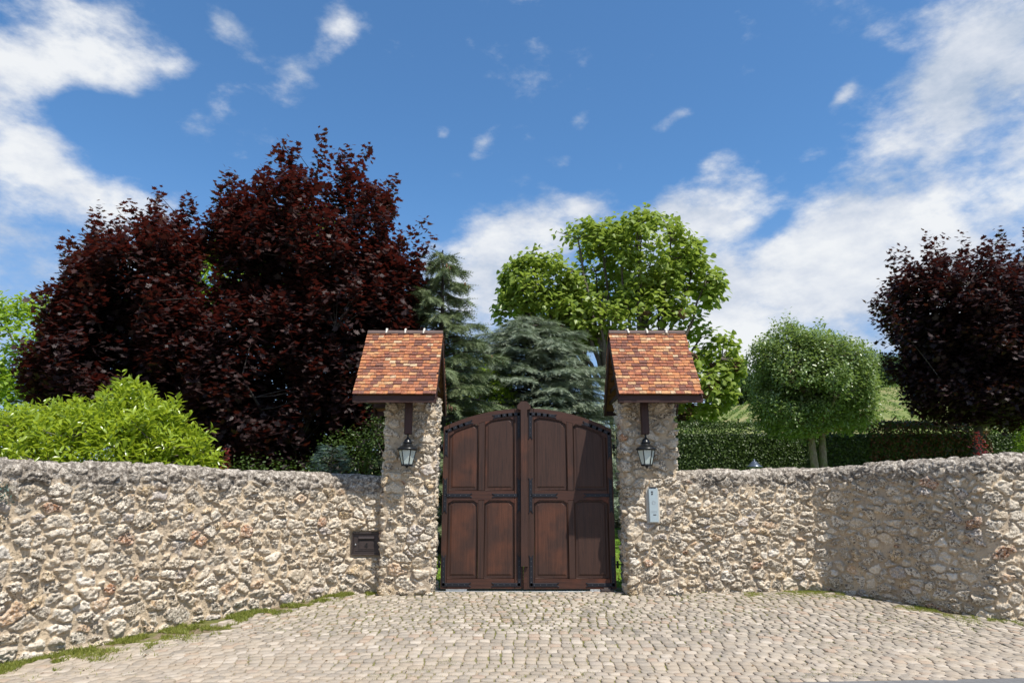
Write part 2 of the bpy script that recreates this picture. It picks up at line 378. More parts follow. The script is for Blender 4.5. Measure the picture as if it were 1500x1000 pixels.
M['ground'] = mat_ground()
M['asphalt'] = simple('asphalt', (.16, .155, .15), .9, 0, .3, .2, 120, .8)
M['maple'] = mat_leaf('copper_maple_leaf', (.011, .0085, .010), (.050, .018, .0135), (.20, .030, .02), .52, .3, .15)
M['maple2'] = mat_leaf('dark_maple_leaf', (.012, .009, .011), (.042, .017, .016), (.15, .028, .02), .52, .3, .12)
M['catalpa'] = mat_leaf('big_green_leaf', (.12, .18, .03), (.27, .34, .055), (.45, .58, .08), .4, .4, .33)
M['seed'] = simple('brown_seed_heads', (.15, .085, .05), .9, 0, .2, .4, 20, .5)
M['laurel'] = mat_leaf('laurel_leaf', (.17, .25, .02), (.32, .40, .035), (.6, .72, .05), .28, .6, .34)
M['roundleaf'] = mat_leaf('small_glossy_leaf', (.095, .15, .05), (.22, .29, .10), (.36, .5, .1), .36, .7, .27)
M['spruce'] = mat_leaf('spruce_needles', (.10, .145, .07), (.23, .27, .13), (.20, .28, .09), .55, .35, .12)
M['cedar'] = mat_leaf('cedar_needles', (.14, .19, .13), (.36, .41, .29), (.20, .26, .12), .5, .4, .12)
M['hedge'] = mat_leaf('hedge_leaf', (.035, .062, .015), (.075, .115, .025), (.14, .24, .03), .45, .4, .15)
M['hedgered'] = mat_leaf('hedge_leaf_russet', (.07, .045, .02), (.20, .075, .04), (.35, .14, .05), .45, .4, .15)
M['pale'] = mat_leaf('pale_green_leaf', (.14, .23, .02), (.23, .33, .03), (.5, .7, .05), .4, .4, .35)
M['bluegreen'] = mat_leaf('blue_green_needles', (.07, .12, .10), (.15, .22, .19), (.1, .2, .14), .5, .3, .1)
M['red'] = mat_leaf('red_leaf', (.12, .012, .02), (.22, .035, .03), (.5, .05, .04), .35, .5, .25)
M['grass'] = mat_leaf('grass_blade', (.12, .16, .02), (.30, .29, .07), (.34, .42, .06), .5, .3, .3)
M['forest'] = mat_leaf('far_wood_leaf', (.035, .065, .022), (.07, .115, .035), (.1, .2, .04), .6, .2, .1)
M['vine'] = mat_leaf('vine_leaf', (.07, .13, .02), (.12, .19, .035), (.2, .32, .04), .5, .3, .2)
m, t, b, o = newmat('clear_pane'); b.inputs['Base Color'].default_value = (.72, .80, .74, 1); b.inputs['Roughness'].default_value = .15
t.set(b.inputs['Alpha'], .55); M['glass'] = m
m, t, b, o = newmat('bulb_white'); b.inputs['Base Color'].default_value = (.85, .85, .8, 1); b.inputs['Roughness'].default_value = .3; M['bulb'] = m

# ------------------------------------------------------------------ rubble masonry
def resample(P, ds, closed=False):
    P = np.array(P, float)
    if closed: P = np.vstack([P, P[:1]])
    L = np.r_[0, np.cumsum(np.linalg.norm(np.diff(P, axis=0), axis=1))]; n = max(2, int(L[-1]/ds)+1); s = np.linspace(0, L[-1], n)
    return np.stack([np.interp(s, L, P[:, k]) for k in range(P.shape[1])], 1), s
def smoothpath(P, it=3):
    P = np.array(P, float)
    for _ in range(it):
        Q = [P[0]]
        for a, b_ in zip(P[:-1], P[1:]): Q += [a*.75+b_*.25, a*.25+b_*.75]
        Q.append(P[-1]); P = np.array(Q)
    return P
def stones(S, Tt, seed, cw=.215, rh=.128, amp=.055):
    """height, stone mask, stone id over a (s,t) field"""
    wx = S+(fbm(S*7, Tt*7, seed+5)-.5)*.10+(fbm(S*26, Tt*26, seed+9)-.5)*.035
    wz = Tt+(fbm(S*6+31, Tt*6, seed+6)-.5)*.09+(fbm(S*28+7, Tt*28, seed+8)-.5)*.03
    j0 = np.floor(wz/rh).astype(np.int64)
    D1 = np.full(S.shape, 9.); D2 = D1.copy(); ID = np.zeros(S.shape); cx1 = np.zeros(S.shape); cz1 = cx1.copy()
    for dj in (-2, -1, 0, 1, 2):
        j = j0+dj; off = hsh(j, j*0+3, seed)*cw*3; wrow = cw*(.72+.6*hsh(j, j*0+11, seed)); i0 = np.floor((wx+off)/wrow).astype(np.int64)
        for di in (-2, -1, 0, 1, 2):
            i = i0+di
            cx = (i+.5+.42*(hsh(i, j, seed)*2-1))*wrow-off; cz = (j+.5+.36*(hsh(i, j, seed+1)*2-1))*rh
            asp = .52+.36*hsh(i, j, seed+7)
            th = (hsh(i, j, seed+12)-.5)*.7; ux = wx-cx; uz = wz-cz; c = np.cos(th); s_ = np.sin(th)
            a = (ux*c+uz*s_)*asp; b_ = -ux*s_+uz*c
            d = (np.abs(a)**2.4+np.abs(b_)**2.4)**(1/2.4)-.062*(hsh(i, j, seed+2)-.5)
            nw = d < D1; D2 = np.where(nw, D1, np.minimum(D2, d)); ID = np.where(nw, hsh(i, j, seed+3), ID)
            cx1 = np.where(nw, ux, cx1); cz1 = np.where(nw, uz, cz1); D1 = np.where(nw, d, D1)
    e = D2-D1; mask = sstep(.012, .034, e+(fbm(S*24, Tt*24, seed+30)-.5)*.05-.012*hsh(j0, j0*0, seed+77))
    r2 = (ID*7919) % 1; r3 = (ID*104729) % 1; r4 = (ID*15485863 % 1)
    cavn = np.abs(fbm(S*17+(ID*40), Tt*23, seed+24, 3)-.5); cav = (1-sstep(.0, .055, cavn))*sstep(.42, .56, fbm(S*5, Tt*5, seed+26))
    cav2 = sstep(.60, .70, fbm(S*33, Tt*33, seed+28, 2))
    rough = (fbm(S*28, Tt*34, seed+20, 4)-.5); facet = np.abs(fbm(S*9+3, Tt*9, seed+22, 3)-.5)
    h = mask*(amp*(.30+.75*r2)+(cx1*(r3-.5)+cz1*(r4-.25))*.42)+mask*(rough*.075+facet*.05)*(.35+.9*r3)
    h -= mask*(cav*.024+cav2*.014)*(.15+1.1*r3)
    h += (1-mask)*((fbm(S*12, Tt*12, seed+40)-.5)*.018)
    return h, mask, (ID*3571.7) % 1
def masonry(name, path, prof, seed, parent=None, closed=False, ds=.0125, copz=None, cw=.235, rh=.128, amp=.056, topvar=0, hole=None, flip=False, rise=((0, 1), (0, 0))):
    P, S = resample(path, ds, closed); Q, T_ = resample(prof, ds)
    tn = np.gradient(P, axis=0)
    if closed: tn[0] = tn[-1] = (P[1]-P[-2])
    tn /= np.linalg.norm(tn, axis=1)[:, None]; N = np.stack([tn[:, 1], -tn[:, 0]], 1)
    if flip: N = -N
    qt = np.gradient(Q, axis=0); qt /= np.linalg.norm(qt, axis=1)[:, None]; qn = np.stack([qt[:, 1], -qt[:, 0]], 1)
    SS, TT = np.meshgrid(S, T_, indexing='ij')
    h, mask, rid = stones(SS, TT, seed, cw, rh, amp)
    zc = np.broadcast_to(Q[None, :, 1], SS.shape)
    if copz is not None:
        lf = sstep(copz-.46, copz+.14, zc+(fbm(SS*3, TT*3, seed+50)-.5)*.35); k = sstep(copz-.03, copz+.08, zc)
        h = h*(1-k*.55)+k*(fbm(SS*2.5, TT*3, seed+60)-.5)*.06
    else: lf = np.zeros(SS.shape)
    if closed:  # blend the seam
        wgt = sstep(0, .06, np.minimum(SS, S[-1]-SS)); h = h*wgt
    if hole is not None:
        s0, s1, z0, z1 = hole; dx = np.maximum(np.maximum(s0-SS, SS-s1), 0); dz = np.maximum(np.maximum(z0-zc, zc-z1), 0)
        k = sstep(.0, .05, np.hypot(dx, dz)+(fbm(SS*20, TT*20, 3)-.5)*.02); h = h*k-(1-k)*.03; mask = mask*k
    tv = (topvar*(fbm(SS*.8, SS*0, seed+70)-.5)+np.interp(SS, *rise))*sstep(.6, 1.8, zc)
    n = Q[None, :, 0]+qn[None, :, 0]*h
    X_ = P[:, None, 0]+N[:, None, 0]*n; Y_ = P[:, None, 1]+N[:, None, 1]*n; Z_ = zc+qn[None, :, 1]*h+tv
    V = np.stack([X_, Y_, Z_], -1).reshape(-1, 3); a, b_ = SS.shape; I = np.arange(a*b_).reshape(a, b_)
    F = np.stack([I[:-1, :-1], I[1:, :-1], I[1:, 1:], I[:-1, 1:]], -1).reshape(-1, 4)
    if flip: F = F[:, ::-1]
    cnt = np.full(len(F), 4)
    Fl = F.ravel()
    if closed:
        Fl = np.r_[Fl, I[:-1, -1][::8]]; cnt = np.r_[cnt, len(I[:-1, -1][::8])]
    return npmesh(name, V, Fl, M['stone'], parent, {'stone': mask, 'rnd': rid, 'lichen': lf}, True, cnt)

def gslope(y): return -.07*np.clip(12-np.asarray(y, float), 0, 4)
def wallprof(H, th=.46):
    pr = [(0, -.55), (0, H-.16)]
    for k in range(1, 9):
        a = PI/2*k/8; pr.append((-th*.32*(1-math.cos(a)), H-.16+.16*math.sin(a)))
    pr.append((-th*.68, H))
    for k in range(1, 5):
        a = PI/2*k/4; pr.append((-th*.68-th*.32*math.sin(a), H-.16*(1-math.cos(a))))
    pr.append((-th, H-.5)); return pr
LP = smoothpath([(-7.6, 5.5), (-6.7, 6.6), (-6.2, 7.4), (-5.75, 8.1), (-5.3, 8.7), (-4.95, 9.25), (-4.55, 9.9), (-4.15, 10.5), (-3.7, 11.0), (-3.2, 11.55), (-2.95, 11.98), (-2.72, 12.08), (-2.05, 12.10)])
RP = smoothpath([(2.6, 12.14), (3.6, 12.22), (4.6, 12.38), (5.2, 12.45), (5.6, 12.25), (5.9, 11.8), (6.2, 11.2), (6.5, 10.7), (6.84, 10.32)], 3)
RP = np.vstack([RP, [(6.88, 10.27), (6.94, 10.23), (7.02, 10.21), (10.6, 10.1)]])
# left wall: path runs toward the pillar, its right-hand side faces the forecourt
hx = sum(np.linalg.norm(np.diff(LP, axis=0), axis=1))
wl = masonry('stone_wall', LP, wallprof(2.0), 11, copz=1.88, topvar=.09, rise=((0, hx-2.5, hx), (0, -.02, -.07)), hole=(hx-.69, hx-.20, .61, 1.01))
tag(wl, 'curved rubble stone wall left of the gate, with the letterbox set in it', 'wall', 'rubble stone walls beside the gate')
wr = masonry('stone_wall', RP, wallprof(2.16), 57, copz=2.04, topvar=.09, rise=((0, 1.6, 3.2, 5.6, 6), (-.13, -.11, -.06, .02, .04)))
tag(wr, 'rubble stone wall right of the gate, bending forward into a shaded stretch', 'wall', 'rubble stone walls beside the gate')

def pillar(xc, y0, wd, dp, seed, label, x0r, x1r, xs, hp=3.32):
    """stone pier under its own little tiled roof"""
    root = empty('gate_pillar', (xc, y0+dp/2, 0), label, 'pillar', 'roofed stone gate pillars')
    r = .05; pts = []
    for (cx, cy, a0) in ((wd/2-r, dp/2-r, 0), (-wd/2+r, dp/2-r, 90), (-wd/2+r, -dp/2+r, 180), (wd/2-r, -dp/2+r, 270)):
        for k in range(5):
            a = math.radians(a0+22.5*k); pts.append((cx+r*math.cos(a), cy+r*math.sin(a)))
    pts = pts[3:]+pts[:3]
    masonry('pier', pts, [(0, -.15), (0, hp)], seed, root, closed=True, cw=.25, rh=.145, amp=.055, ds=.0125)
    L = root.matrix_world.inverted() if False else Matrix.Translation((-xc, -(y0+dp/2), 0))
    def loc(x, y, z): return (x-xc, y-(y0+dp/2), z)
    yr = y0+.37; ye = .93; ze = 3.22; zr = 4.53      # ridge depth, half span, eave height, ridge height
    slope = math.atan2(zr-ze, ye); ln = math.hypot(zr-ze, ye)
    rng = random.Random(seed)
    roof = None
    for sg, nm in ((-1, 'tiled_slope'), (1, 'tiled_slope')):
        mb = MB(); rows = 21
        d = Vector((0, sg*math.cos(slope), -math.sin(slope))); up = Vector((0, sg*math.sin(slope), math.cos(slope)))
        for i in range(rows):
            f = (i+.5)/rows
            flare = .02*max(0, f-.6)/.4
            x = x0r-.01+rng.uniform(-.01, .01)-rng.random()*.09*(i % 2)
            while x < x1r+.0:
                wt = rng.uniform(.08, .15); xa = max(x, x0r-.01); xb = min(x+wt, x1r+.01)
                if xb-xa > .03:
                    c = Vector((( xa+xb)/2, yr, zr))+d*(ln*(i+.42)/rows+rng.uniform(-.006, .006))+up*(.042+flare*1.2+rng.uniform(-.003, .005))
                    ax = Vector((1, 0, 0)); d2 = (d+up*(.23+rng.uniform(-.03, .03))).normalized()*1.0
                    R = Matrix((ax, d2, ax.cross(d2))).transposed() @ Matrix.Rotation(rng.uniform(-.025, .025), 3, 'Z')
                    mb.box(loc(*c), (xb-xa-.003, ln/rows*1.35, .020), R, .003, rnd=rng.random())
                x += wt
        o = mb.build(nm, M['tile'], root)
        if roof is None: roof = o
    # boarding under both slopes
    mb = MB()
    for sg in (-1, 1):
        d = Vector((0, sg*math.cos(slope), -math.sin(slope))); up = Vector((0, sg*math.sin(slope), math.cos(slope)))
        n = 10
        for i in range(n):
            c = Vector(((x0r+x1r)/2, yr, zr))+d*(ln*(i+.5)/n)+up*(-.012)
            R = Matrix((Vector((1, 0, 0)), d, Vector((1, 0, 0)).cross(d))).transposed()
            mb.box(loc(*c), (x1r-x0r-.09, ln/n-.012, .02), R, .003)
    mb.build('roof_boarding', M['batten'], root)
    for sg in (-1, 1):
        mb = MB(); c = Vector(((x0r+x1r)/2, yr+sg*(ye-.0), ze-.04)); mb.box(loc(*c), (x1r-x0r+.02, .035, .12), None, .004)
        mb.build('fascia', M['beam'], root)
        for xe in (x0r+.012, x1r-.012):
            mb = MB(); d = Vector((0, sg*math.cos(slope), -math.sin(slope))); up = Vector((0, sg*math.sin(slope), math.cos(slope)))
            a = Vector((xe, yr, zr))-up*.055; e = a+d*(ln+.03)
            mb.bar(loc(*a), loc(*e), .03, .15, .004, up=up); mb.build('bargeboard', M['beam'], root)
        for k in range(3):
            mb = MB(); xx = x0r+.3+k*(x1r-x0r-.6)/2; d = Vector((0, sg*math.cos(slope), -math.sin(slope))); up = Vector((0, sg*math.sin(slope), math.cos(slope)))
            a = Vector((xx, yr, zr))-up*.075; e = a+d*(ln-.05); mb.bar(loc(*a), loc(*e), .06, .09, .004, up=up); mb.build('rafter', M['batten'], root)
    for yy in (y0+.05, y0+dp-.05):
        mb = MB(); mb.box(loc((x0r+x1r)/2, yy, hp-.06), (x1r-x0r-.24, .13, .14), None, .008); mb.build('wall_plate', M['beam'], root)
    mb = MB(); mb.box(loc(xs, y0-.12, hp-.06), (.12, .66, .13), None, .008); mb.build('cross_beam', M['beam'], root)
    mb = MB(); mb.bar(loc(xs, y0-.25, 2.62), loc(xs, y0-.25, 3.26), .125, .125, .01, up=(0, 1, 0))
    mb.bar(loc(xs, y0-.05, 2.76), loc(xs, y0-.2, 2.76), .07, .07, .006); mb.build('hanging_strut', M['beam_z'], root)
    # collar boards closing the gables
    for xe in (x0r+.09, x1r-.09):
        mb = MB()
        for k in range(4): zz_ = ze+.12+k*.2; hw = (zr-zz_)/(zr-ze)*ye-.1; mb.box(loc(xe, yr, zz_), (.025, 2*hw, .07), None, .004)
        mb.build('gable_batten', M['beam'], root)
    nr = 4; seg = (x1r-x0r)/nr
    for i in range(nr):
        mb = MB(); vs = []; fs = []; n = 9; xa = x0r+i*seg; xb = xa+seg+.004
        for x_, r_ in ((xa, .088), (xb, .082)):
            for k in range(n):
                a = PI*(.05+.9*k/(n-1)); vs.append(loc(x_, yr+math.cos(a)*r_*1.15, zr-.02+math.sin(a)*r_))
            for k in range(n):
                a = PI*(.05+.9*k/(n-1)); vs.append(loc(x_, yr+math.cos(a)*(r_-.018)*1.15, zr-.02+math.sin(a)*(r_-.018)))
        for k in range(n-1):
            fs += [(k, k+1, 2*n+k+1, 2*n+k), (n+k+1, n+k, 3*n+k, 3*n+k+1), (k+1, k, n+k, n+k+1), (2*n+k, 2*n+k+1, 3*n+k+1, 3*n+k)]
        fs += [(0, 2*n, 3*n, n), (n-1, 2*n-1, 4*n-1, 3*n-1)]
        mb.add(vs, fs, False); mb.build('ridge_tile', M['ridge'], root)
    for i in range(1, nr):
        mb = MB(); xa = x0r+i*seg; pts = []
        for k in range(11):
            a = PI*(.04+.92*k/10); rr = .094+(.012 if k in (4, 5, 6) else 0)+rng.uniform(-.006, .006)
            pts.append(loc(xa+rng.uniform(-.006, .006), yr+math.cos(a)*rr*1.15, zr-.02+math.sin(a)*rr))
        mb.tube(pts, [.014+rng.random()*.008 for _ in pts], 6); mb.build('mortar_joint', M['mortar'], root)
    return root
pillar(-1.775, 11.92, .84, .72, 101, 'rubble stone gate pillar with tiled roof, left of the wooden gate', -2.66, -1.28, -1.77)
pillar(2.385, 11.92, .88, .72, 203, 'rubble stone gate pillar with tiled roof, right of the gate and carrying the grey intercom', 1.79, 3.19, 2.27)

# ------------------------------------------------------------------ the gate
GY = 12.34; GC = .235; GX0 = -1.235; GX1 = 1.795
def ztop(x): return 3.16-.36*((x-GC)/1.52)**2
def leaf(x0, x1, yf, label, right):
    root = empty('gate_leaf', ((x0+x1)/2, yf, 0), label, 'gate', 'two leaves of the wooden gate')
    ox = (x0+x1)/2
    L = lambda x, y, z: (x-ox, y-yf, z)
    zb = .05; sw = .115; wl_ = .175 if right else .105; wr_ = .105 if right else .15; mid = (x0+x1)/2; zm0, zm1 = 1.53, 1.70
    # frame: stiles, rails
    def piece(poly, nm='frame_rail', mt='gate_x', y=0.0, dpt=.06):
        mb = MB(); mb.prism([(p[0]-ox, p[1]) for p in poly], y, y+dpt, inset=.004); return mb.build(nm, M[mt], root)
    def strip(a, b_, zlo, zhi, n=10): 
        xs = [a+(b_-a)*k/n for k in range(n+1)]
        return [(x, zlo(x)) for x in xs]+[(x, zhi(x)) for x in xs[::-1]]
    tr = .16
    for (a, b_) in ((x0, x0+wl_), (x1-wr_, x1)): piece(strip(a, b_, lambda x: zb, ztop, 4), 'stile', 'gate')
    a, b_ = x0+wl_, x1-wr_; mid = (a+b_)/2
    piece(strip(a, b_, lambda x: ztop(x)-tr, ztop, 14), 'top_rail')
    piece(strip(a, b_, lambda x: zb, lambda x: zb+.17, 2), 'bottom_rail')
    piece(strip(a, b_, lambda x: zm0, lambda x: zm1, 2), 'middle_rail')
    piece(strip(mid-.055, mid+.055, lambda x: zb+.17, lambda x: zm0, 1), 'muntin', 'gate')
    piece(strip(mid-.055, mid+.055, lambda x: zm1, lambda x: ztop(x)-tr, 1), 'muntin', 'gate')
    # corner gussets give the openings their clipped top corners
    def gus(x, z, dx):
        mb = MB(); pl_ = [(x-ox, z+.03), (x-ox, z-.054), (x+dx*.085-ox, z-.002), (x+dx*.085-ox, z+.03)]; pl_ = pl_ if dx > 0 else pl_[::-1]
        mb.prism(pl_, 0.001, .05); return mb
    # panels
    for (pa, pb) in ((x0+wl_, mid-.055), (mid+.055, x1-wr_)):
        for up_ in (0, 1):
            lo = zm1 if up_ else zb+.17
            hi = (lambda x: ztop(x)-tr) if up_ else (lambda x: zm0)
            n = 8; e = .05; xs = [pa+(pb-pa)*k/n for k in range(n+1)]
            out = [(pa, lo), (pb, lo)]+[(x, hi(x)-(e if k in (0, n) else 0)) for k, x in list(enumerate(xs))[::-1]]
            mb = MB(); loc_ = [(p[0]-ox, p[1]) for p in out]
            mb.prism(loc_, .030, .05)
            cx = (pa+pb)/2-ox; zl = lo; zh = max(p[1] for p in out); cz = (zl+zh)/2; hw = (pb-pa)/2; hh = (zh-zl)/2
            def sh(m_): return [(cx+(p[0]-cx)*(1-m_/hw), cz+(p[1]-cz)*(1-m_/hh)) for p in loc_]
            mb.prism(sh(.028), .020, .036, inset=.045)
            mb.build('panel', M['gate'], root)
            # bead round the opening
            mb = MB(); rp = [(p[0], .012, p[1]) for p in sh(.008)]; rp.append(rp[0]); mb.tube(rp, .009, 6, cap=False); mb.build('moulding', M['gate'], root)
            for (gx, dx) in ((pa, 1), (pb, -1)):
                g_ = gus(gx, hi(gx)+.002, dx); g_.build('corner_block', M['gate_x'], root)
    # iron straps with studs
    def strap(pts, wd=.058):
        mb = MB(); st = mb; P = [Vector(L(p[0], yf-.006, p[1])) for p in pts]
        for a_, b2 in zip(P[:-1], P[1:]):
            dd = (b2-a_).normalized(); mb.bar(a_-dd*.02, b2+dd*.02, wd, .012, .003, up=(0, 1, 0), rnd=.2)
        for e_, nb in ((P[0], P[1]), (P[-1], P[-2])):    # fishtail end
            dd = (e_-nb).normalized(); sd = dd.cross(Vector((0, 1, 0)))
            for q in (-1, 1): mb.bar(e_+sd*q*.012+dd*.01, e_+sd*q*.034+dd*.055, .018, .010, .002, up=(0, 1, 0), rnd=.2)
        for a_, b2 in zip(P[:-1], P[1:]):
            Ld = (b2-a_).length; k = max(1, int(Ld/.085))
            for i in range(k):
                c = a_+(b2-a_)*((i+.5)/k); c.y -= .004
                st.lathe([(.008, 0), (.007, .004), (.004, .006), (.0005, .007)], (0, 0, 0), 7, rnd=.95)
                for q in range(len(st.v)-28, len(st.v)):
                    v = st.v[q]; st.v[q] = (c.x+v[0], c.y-v[2], c.z+v[1])
        mb.build('iron_strap', M['strap'], root)
    for (xe, sg) in ((x0+(.115 if right else .052), 1), (x1-(.052 if right else .07), -1)):
        inner = (sg == -1) != right
        hz = .42
        top = [(xe, ztop(xe)-.50), (xe, ztop(xe)-.105)]+[(xe+sg*hz*k/4, ztop(xe+sg*hz*k/4)-.105) for k in (1, 2, 3, 4)]
        bot = [(xe, zb+.50), (xe, zb+.07), (xe+sg*hz, zb+.07)]
        strap(top); strap(bot); strap([(xe, zm0-.16), (xe, zm1+.16)]); strap([(xe+sg*.03, (zm0+zm1)/2), (xe+sg*hz, (zm0+zm1)/2)])
    if right:      # cover strip with its pointed head
        mb = MB(); xm = x0+.01
        mb.prism([(xm-.07-ox, .42), (xm+.05-ox, .42), (xm+.05-ox, 3.12), (xm+.115-ox, 3.14), (xm+.115-ox, 3.20), (xm+.045-ox, 3.275), (xm-.065-ox, 3.275), (xm-.135-ox, 3.20), (xm-.135-ox, 3.14), (xm-.07-ox, 3.12)], -.075, -.002, inset=.006)
        mb.build('cover_strip', M['gate'], root)
        mb = MB(); mb.prism([(xm-.03-ox, .05), (xm+.04-ox, .05), (xm+.04-ox, .418), (xm-.03-ox, .418)], -.03, -.002, inset=.004); mb.build('cover_strip', M['gate_x'], root)
    # pintles toward the pillar
    xe = x1 if right else x0; sg = 1 if right else -1
    for z in (.45, 2.45):
        mb = MB(); mb.tube([L(xe, yf+.03, z), L(xe+sg*.16, yf+.03, z)], .012, 8); mb.lathe([(.02, -.06), (.02, .06)], L(xe+sg*.03, yf+.03, z), 10); mb.build('hinge', M['iron'], root)
    mb = MB(); mb.box(L(xe-sg*.28, yf+.02, .03), (.36, .05, .03), None, .004); mb.build('bottom_guide', M['galv'], root)
    return root
leaf(GX0, .195, GY+.03, 'left leaf of the dark wooden arched gate, with four panels and black iron straps', False)
leaf(.215, GX1, GY, 'right leaf of the dark wooden arched gate, partly shaded, with the raised centre strip', True)
mb = MB(); mb.box((GC, GY+.05, .004), (3.1, .16, .03), None, .004); tag(mb.build('gate_threshold', M['galv'], None), 'low metal threshold rail under the wooden gate', 'threshold')
mb = MB(); mb.box((1.62, GY-.06, .035), (.22, .12, .05), None, .006); mb.box((1.62, GY-.06, .068), (.12, .05, .03), None, .006); tag(mb.build('gate_motor_cover', M['mailmetal'], None), 'dark metal box on the ground at the foot of the right gate leaf', 'metal box')

# ------------------------------------------------------------------ lanterns
def lantern(x, y, ztop_, label):
    root = empty('wall_lantern', (x, y, ztop_-.57), label, 'lantern', 'black lanterns hanging on the gate pillars')
    n = 6; rb, rt = .088, .150; z0, z1 = .03, .27
    mb = MB(); mb.lathe([(rb+.008, .0), (rb+.012, .012), (rb+.006, .03)], (0, 0, 0), n, False); mb.lathe([(.012, -.035), (.022, -.02), (.03, 0)], (0, 0, 0), 10)
    for k in range(n):
        a = 2*PI*k/n; mb.bar((rb*math.cos(a), rb*math.sin(a), z0-.01), (rt*math.cos(a), rt*math.sin(a), z1), .014, .014, .002, up=(math.cos(a), math.sin(a), 0))
    mb.lathe([(rt+.002, z1-.012), (rt+.004, z1+.008)], (0, 0, 0), n, False); mb.build('frame', M['lampblack'], root)
    for k in range(n):
        a = 2*PI*k/n; b2 = 2*PI*(k+1)/n; g = .985; mb = MB()
        q = [(rb*g*math.cos(a), rb*g*math.sin(a), z0), (rb*g*math.cos(b2), rb*g*math.sin(b2), z0), (rt*g*math.cos(b2), rt*g*math.sin(b2), z1-.01), (rt*g*math.cos(a), rt*g*math.sin(a), z1-.01)]
        q2 = [(p[0]*.975, p[1]*.975, p[2]) for p in q]
        mb.add(q+q2, [(0, 1, 2, 3), (7, 6, 5, 4), (0, 4, 5, 1), (1, 5, 6, 2), (2, 6, 7, 3), (3, 7, 4, 0)]); mb.build('glass_pane', M['glass'], root)
    mb = MB(); mb.lathe([(.175, z1), (.178, z1+.012), (.155, z1+.035), (.115, z1+.06), (.085, z1+.085), (.07, z1+.11)], (0, 0, 0), 24)
    mb.lathe([(.074, z1+.108), (.078, z1+.125), (.06, z1+.14), (.058, z1+.165), (.04, z1+.185), (.02, z1+.2), (.014, z1+.235), (.02, z1+.245), (.014, z1+.26), (.008, z1+.30)], (0, 0, 0), 20)
    mb.build('cap', M['lampblack'], root)
    mb = MB(); mb.lathe([(.022, .03), (.022, .10), (.03, .13), (.034, .16), (.026, .19), (.006, .205)], (0, 0, 0), 14); mb.build('bulb', M['bulb'], root)
    return root
lantern(-1.77, 11.67, 2.66, 'black hexagonal lantern hanging on the left gate pillar')
lantern(2.27, 11.67, 2.66, 'black hexagonal lantern hanging on the right gate pillar, above the intercom')

# ------------------------------------------------------------------ intercom and letterbox
root = empty('intercom', (2.385, 11.86, 1.16), 'tall light grey intercom panel on the right gate pillar', 'intercom')
tilt = .0
mb = MB(); mb.prism([(-.115, -.01), (.115, -.01), (.115, .52), (.07, .60), (-.07, .60), (-.115, .52)], .0, .09, inset=.006); mb.build('back_plate', simple('mortar_patch', (.50, .46, .40), .9), root)
mb = MB(); mb.box((-.0, -.025, .29), (.155, .05, .56), None, .008); mb.build('face_plate', M['plate'], root)
mb = MB(); mb.box((-.02, -.052, .51), (.034, .006, .018), None, .002); mb.build('camera_window', M['darkhole'], root)
mb = MB(); mb.lathe([(.014, 0), (.014, .006), (.008, .008)], (0, 0, 0), 12); mb.v = [(v[0]-.02, -.05-v[2], v[1]+.475) for v in mb.v]; mb.build('lens', M['darkhole'], root)
mb = MB()
for r_ in (.03, .022):
    mb.tube([(r_*math.cos(a*PI/8), -.051, .33+r_*math.sin(a*PI/8)) for a in range(17)], .0018, 4, cap=False)
mb.build('speaker_ring', M['galv'], root)
mb = MB()
for z in (.20, .175): mb.box((0, -.051, z), (.12, .003, .003), None, .001)
mb.build('groove', M['galv'], root)
mb = MB(); mb.box((.01, -.052, .135), (.05, .006, .012), None, .002); mb.build('name_slot', M['mailmetal'], root)
mb = MB(); mb.box((0, -.03, .585), (.12, .06, .018), None, .004); mb.build('hood', M['mailmetal'], root)

root = empty('letterbox', (-2.475, 12.075, .625), 'dark brown metal letterbox numbered 4, built into the left wall', 'letterbox', rz=.30)
root.rotation_euler = (0, 0, .03)
mb = MB()
mb.box((0, .0, .012), (.49, .05, .024), None, .004); mb.box((0, 0, .363), (.49, .05, .024), None, .004)
mb.box((-.233, 0, .1875), (.024, .05, .325), None, .004); mb.box((.233, 0, .1875), (.024, .05, .325), None, .004); mb.build('frame', M['mailmetal'], root)
mb = MB(); mb.box((0, .012, .1875), (.44, .02, .325), None, .003); mb.box((.01, -.002, .16), (.27, .012, .13), None, .005); mb.build('door', M['mailmetal'], root)
mb = MB(); mb.box((0, .0, .075), (.36, .010, .012), None, .003); mb.box((0, .0, .235), (.30, .010, .01), None, .003); mb.build('trim', M['mailmetal'], root)
mb = MB(); mb.box((.0, -.008, .285), (.27, .03, .045), Matrix.Rotation(-.25, 3, 'X'), .005); mb.build('flap', M['mailmetal'], root)
mb = MB(); mb.box((0, .0, .25), (.26, .012, .018), None, .002); mb.build('slot', M['darkhole'], root)
mb = MB(); mb.lathe([(.014, 0), (.014, .012), (.01, .015)], (0, 0, 0), 12); mb.v = [(v[0]-.18, -.0-v[2], v[1]+.17) for v in mb.v]; mb.build('lock', M['galv'], root)
mb = MB(); mb.bar((.012, -.012, .125), (.012, -.012, .205), .012, .008, .002, up=(0, 1, 0)); mb.bar((.012, -.0125, .205), (-.022, -.0125, .148), .011, .008, .002, up=(0, 1, 0)); mb.bar((-.027, -.0118, .148), (.028, -.0118, .148), .011, .008, .002, up=(0, 1, 0)); mb.build('number_four', M['darkhole'], root)

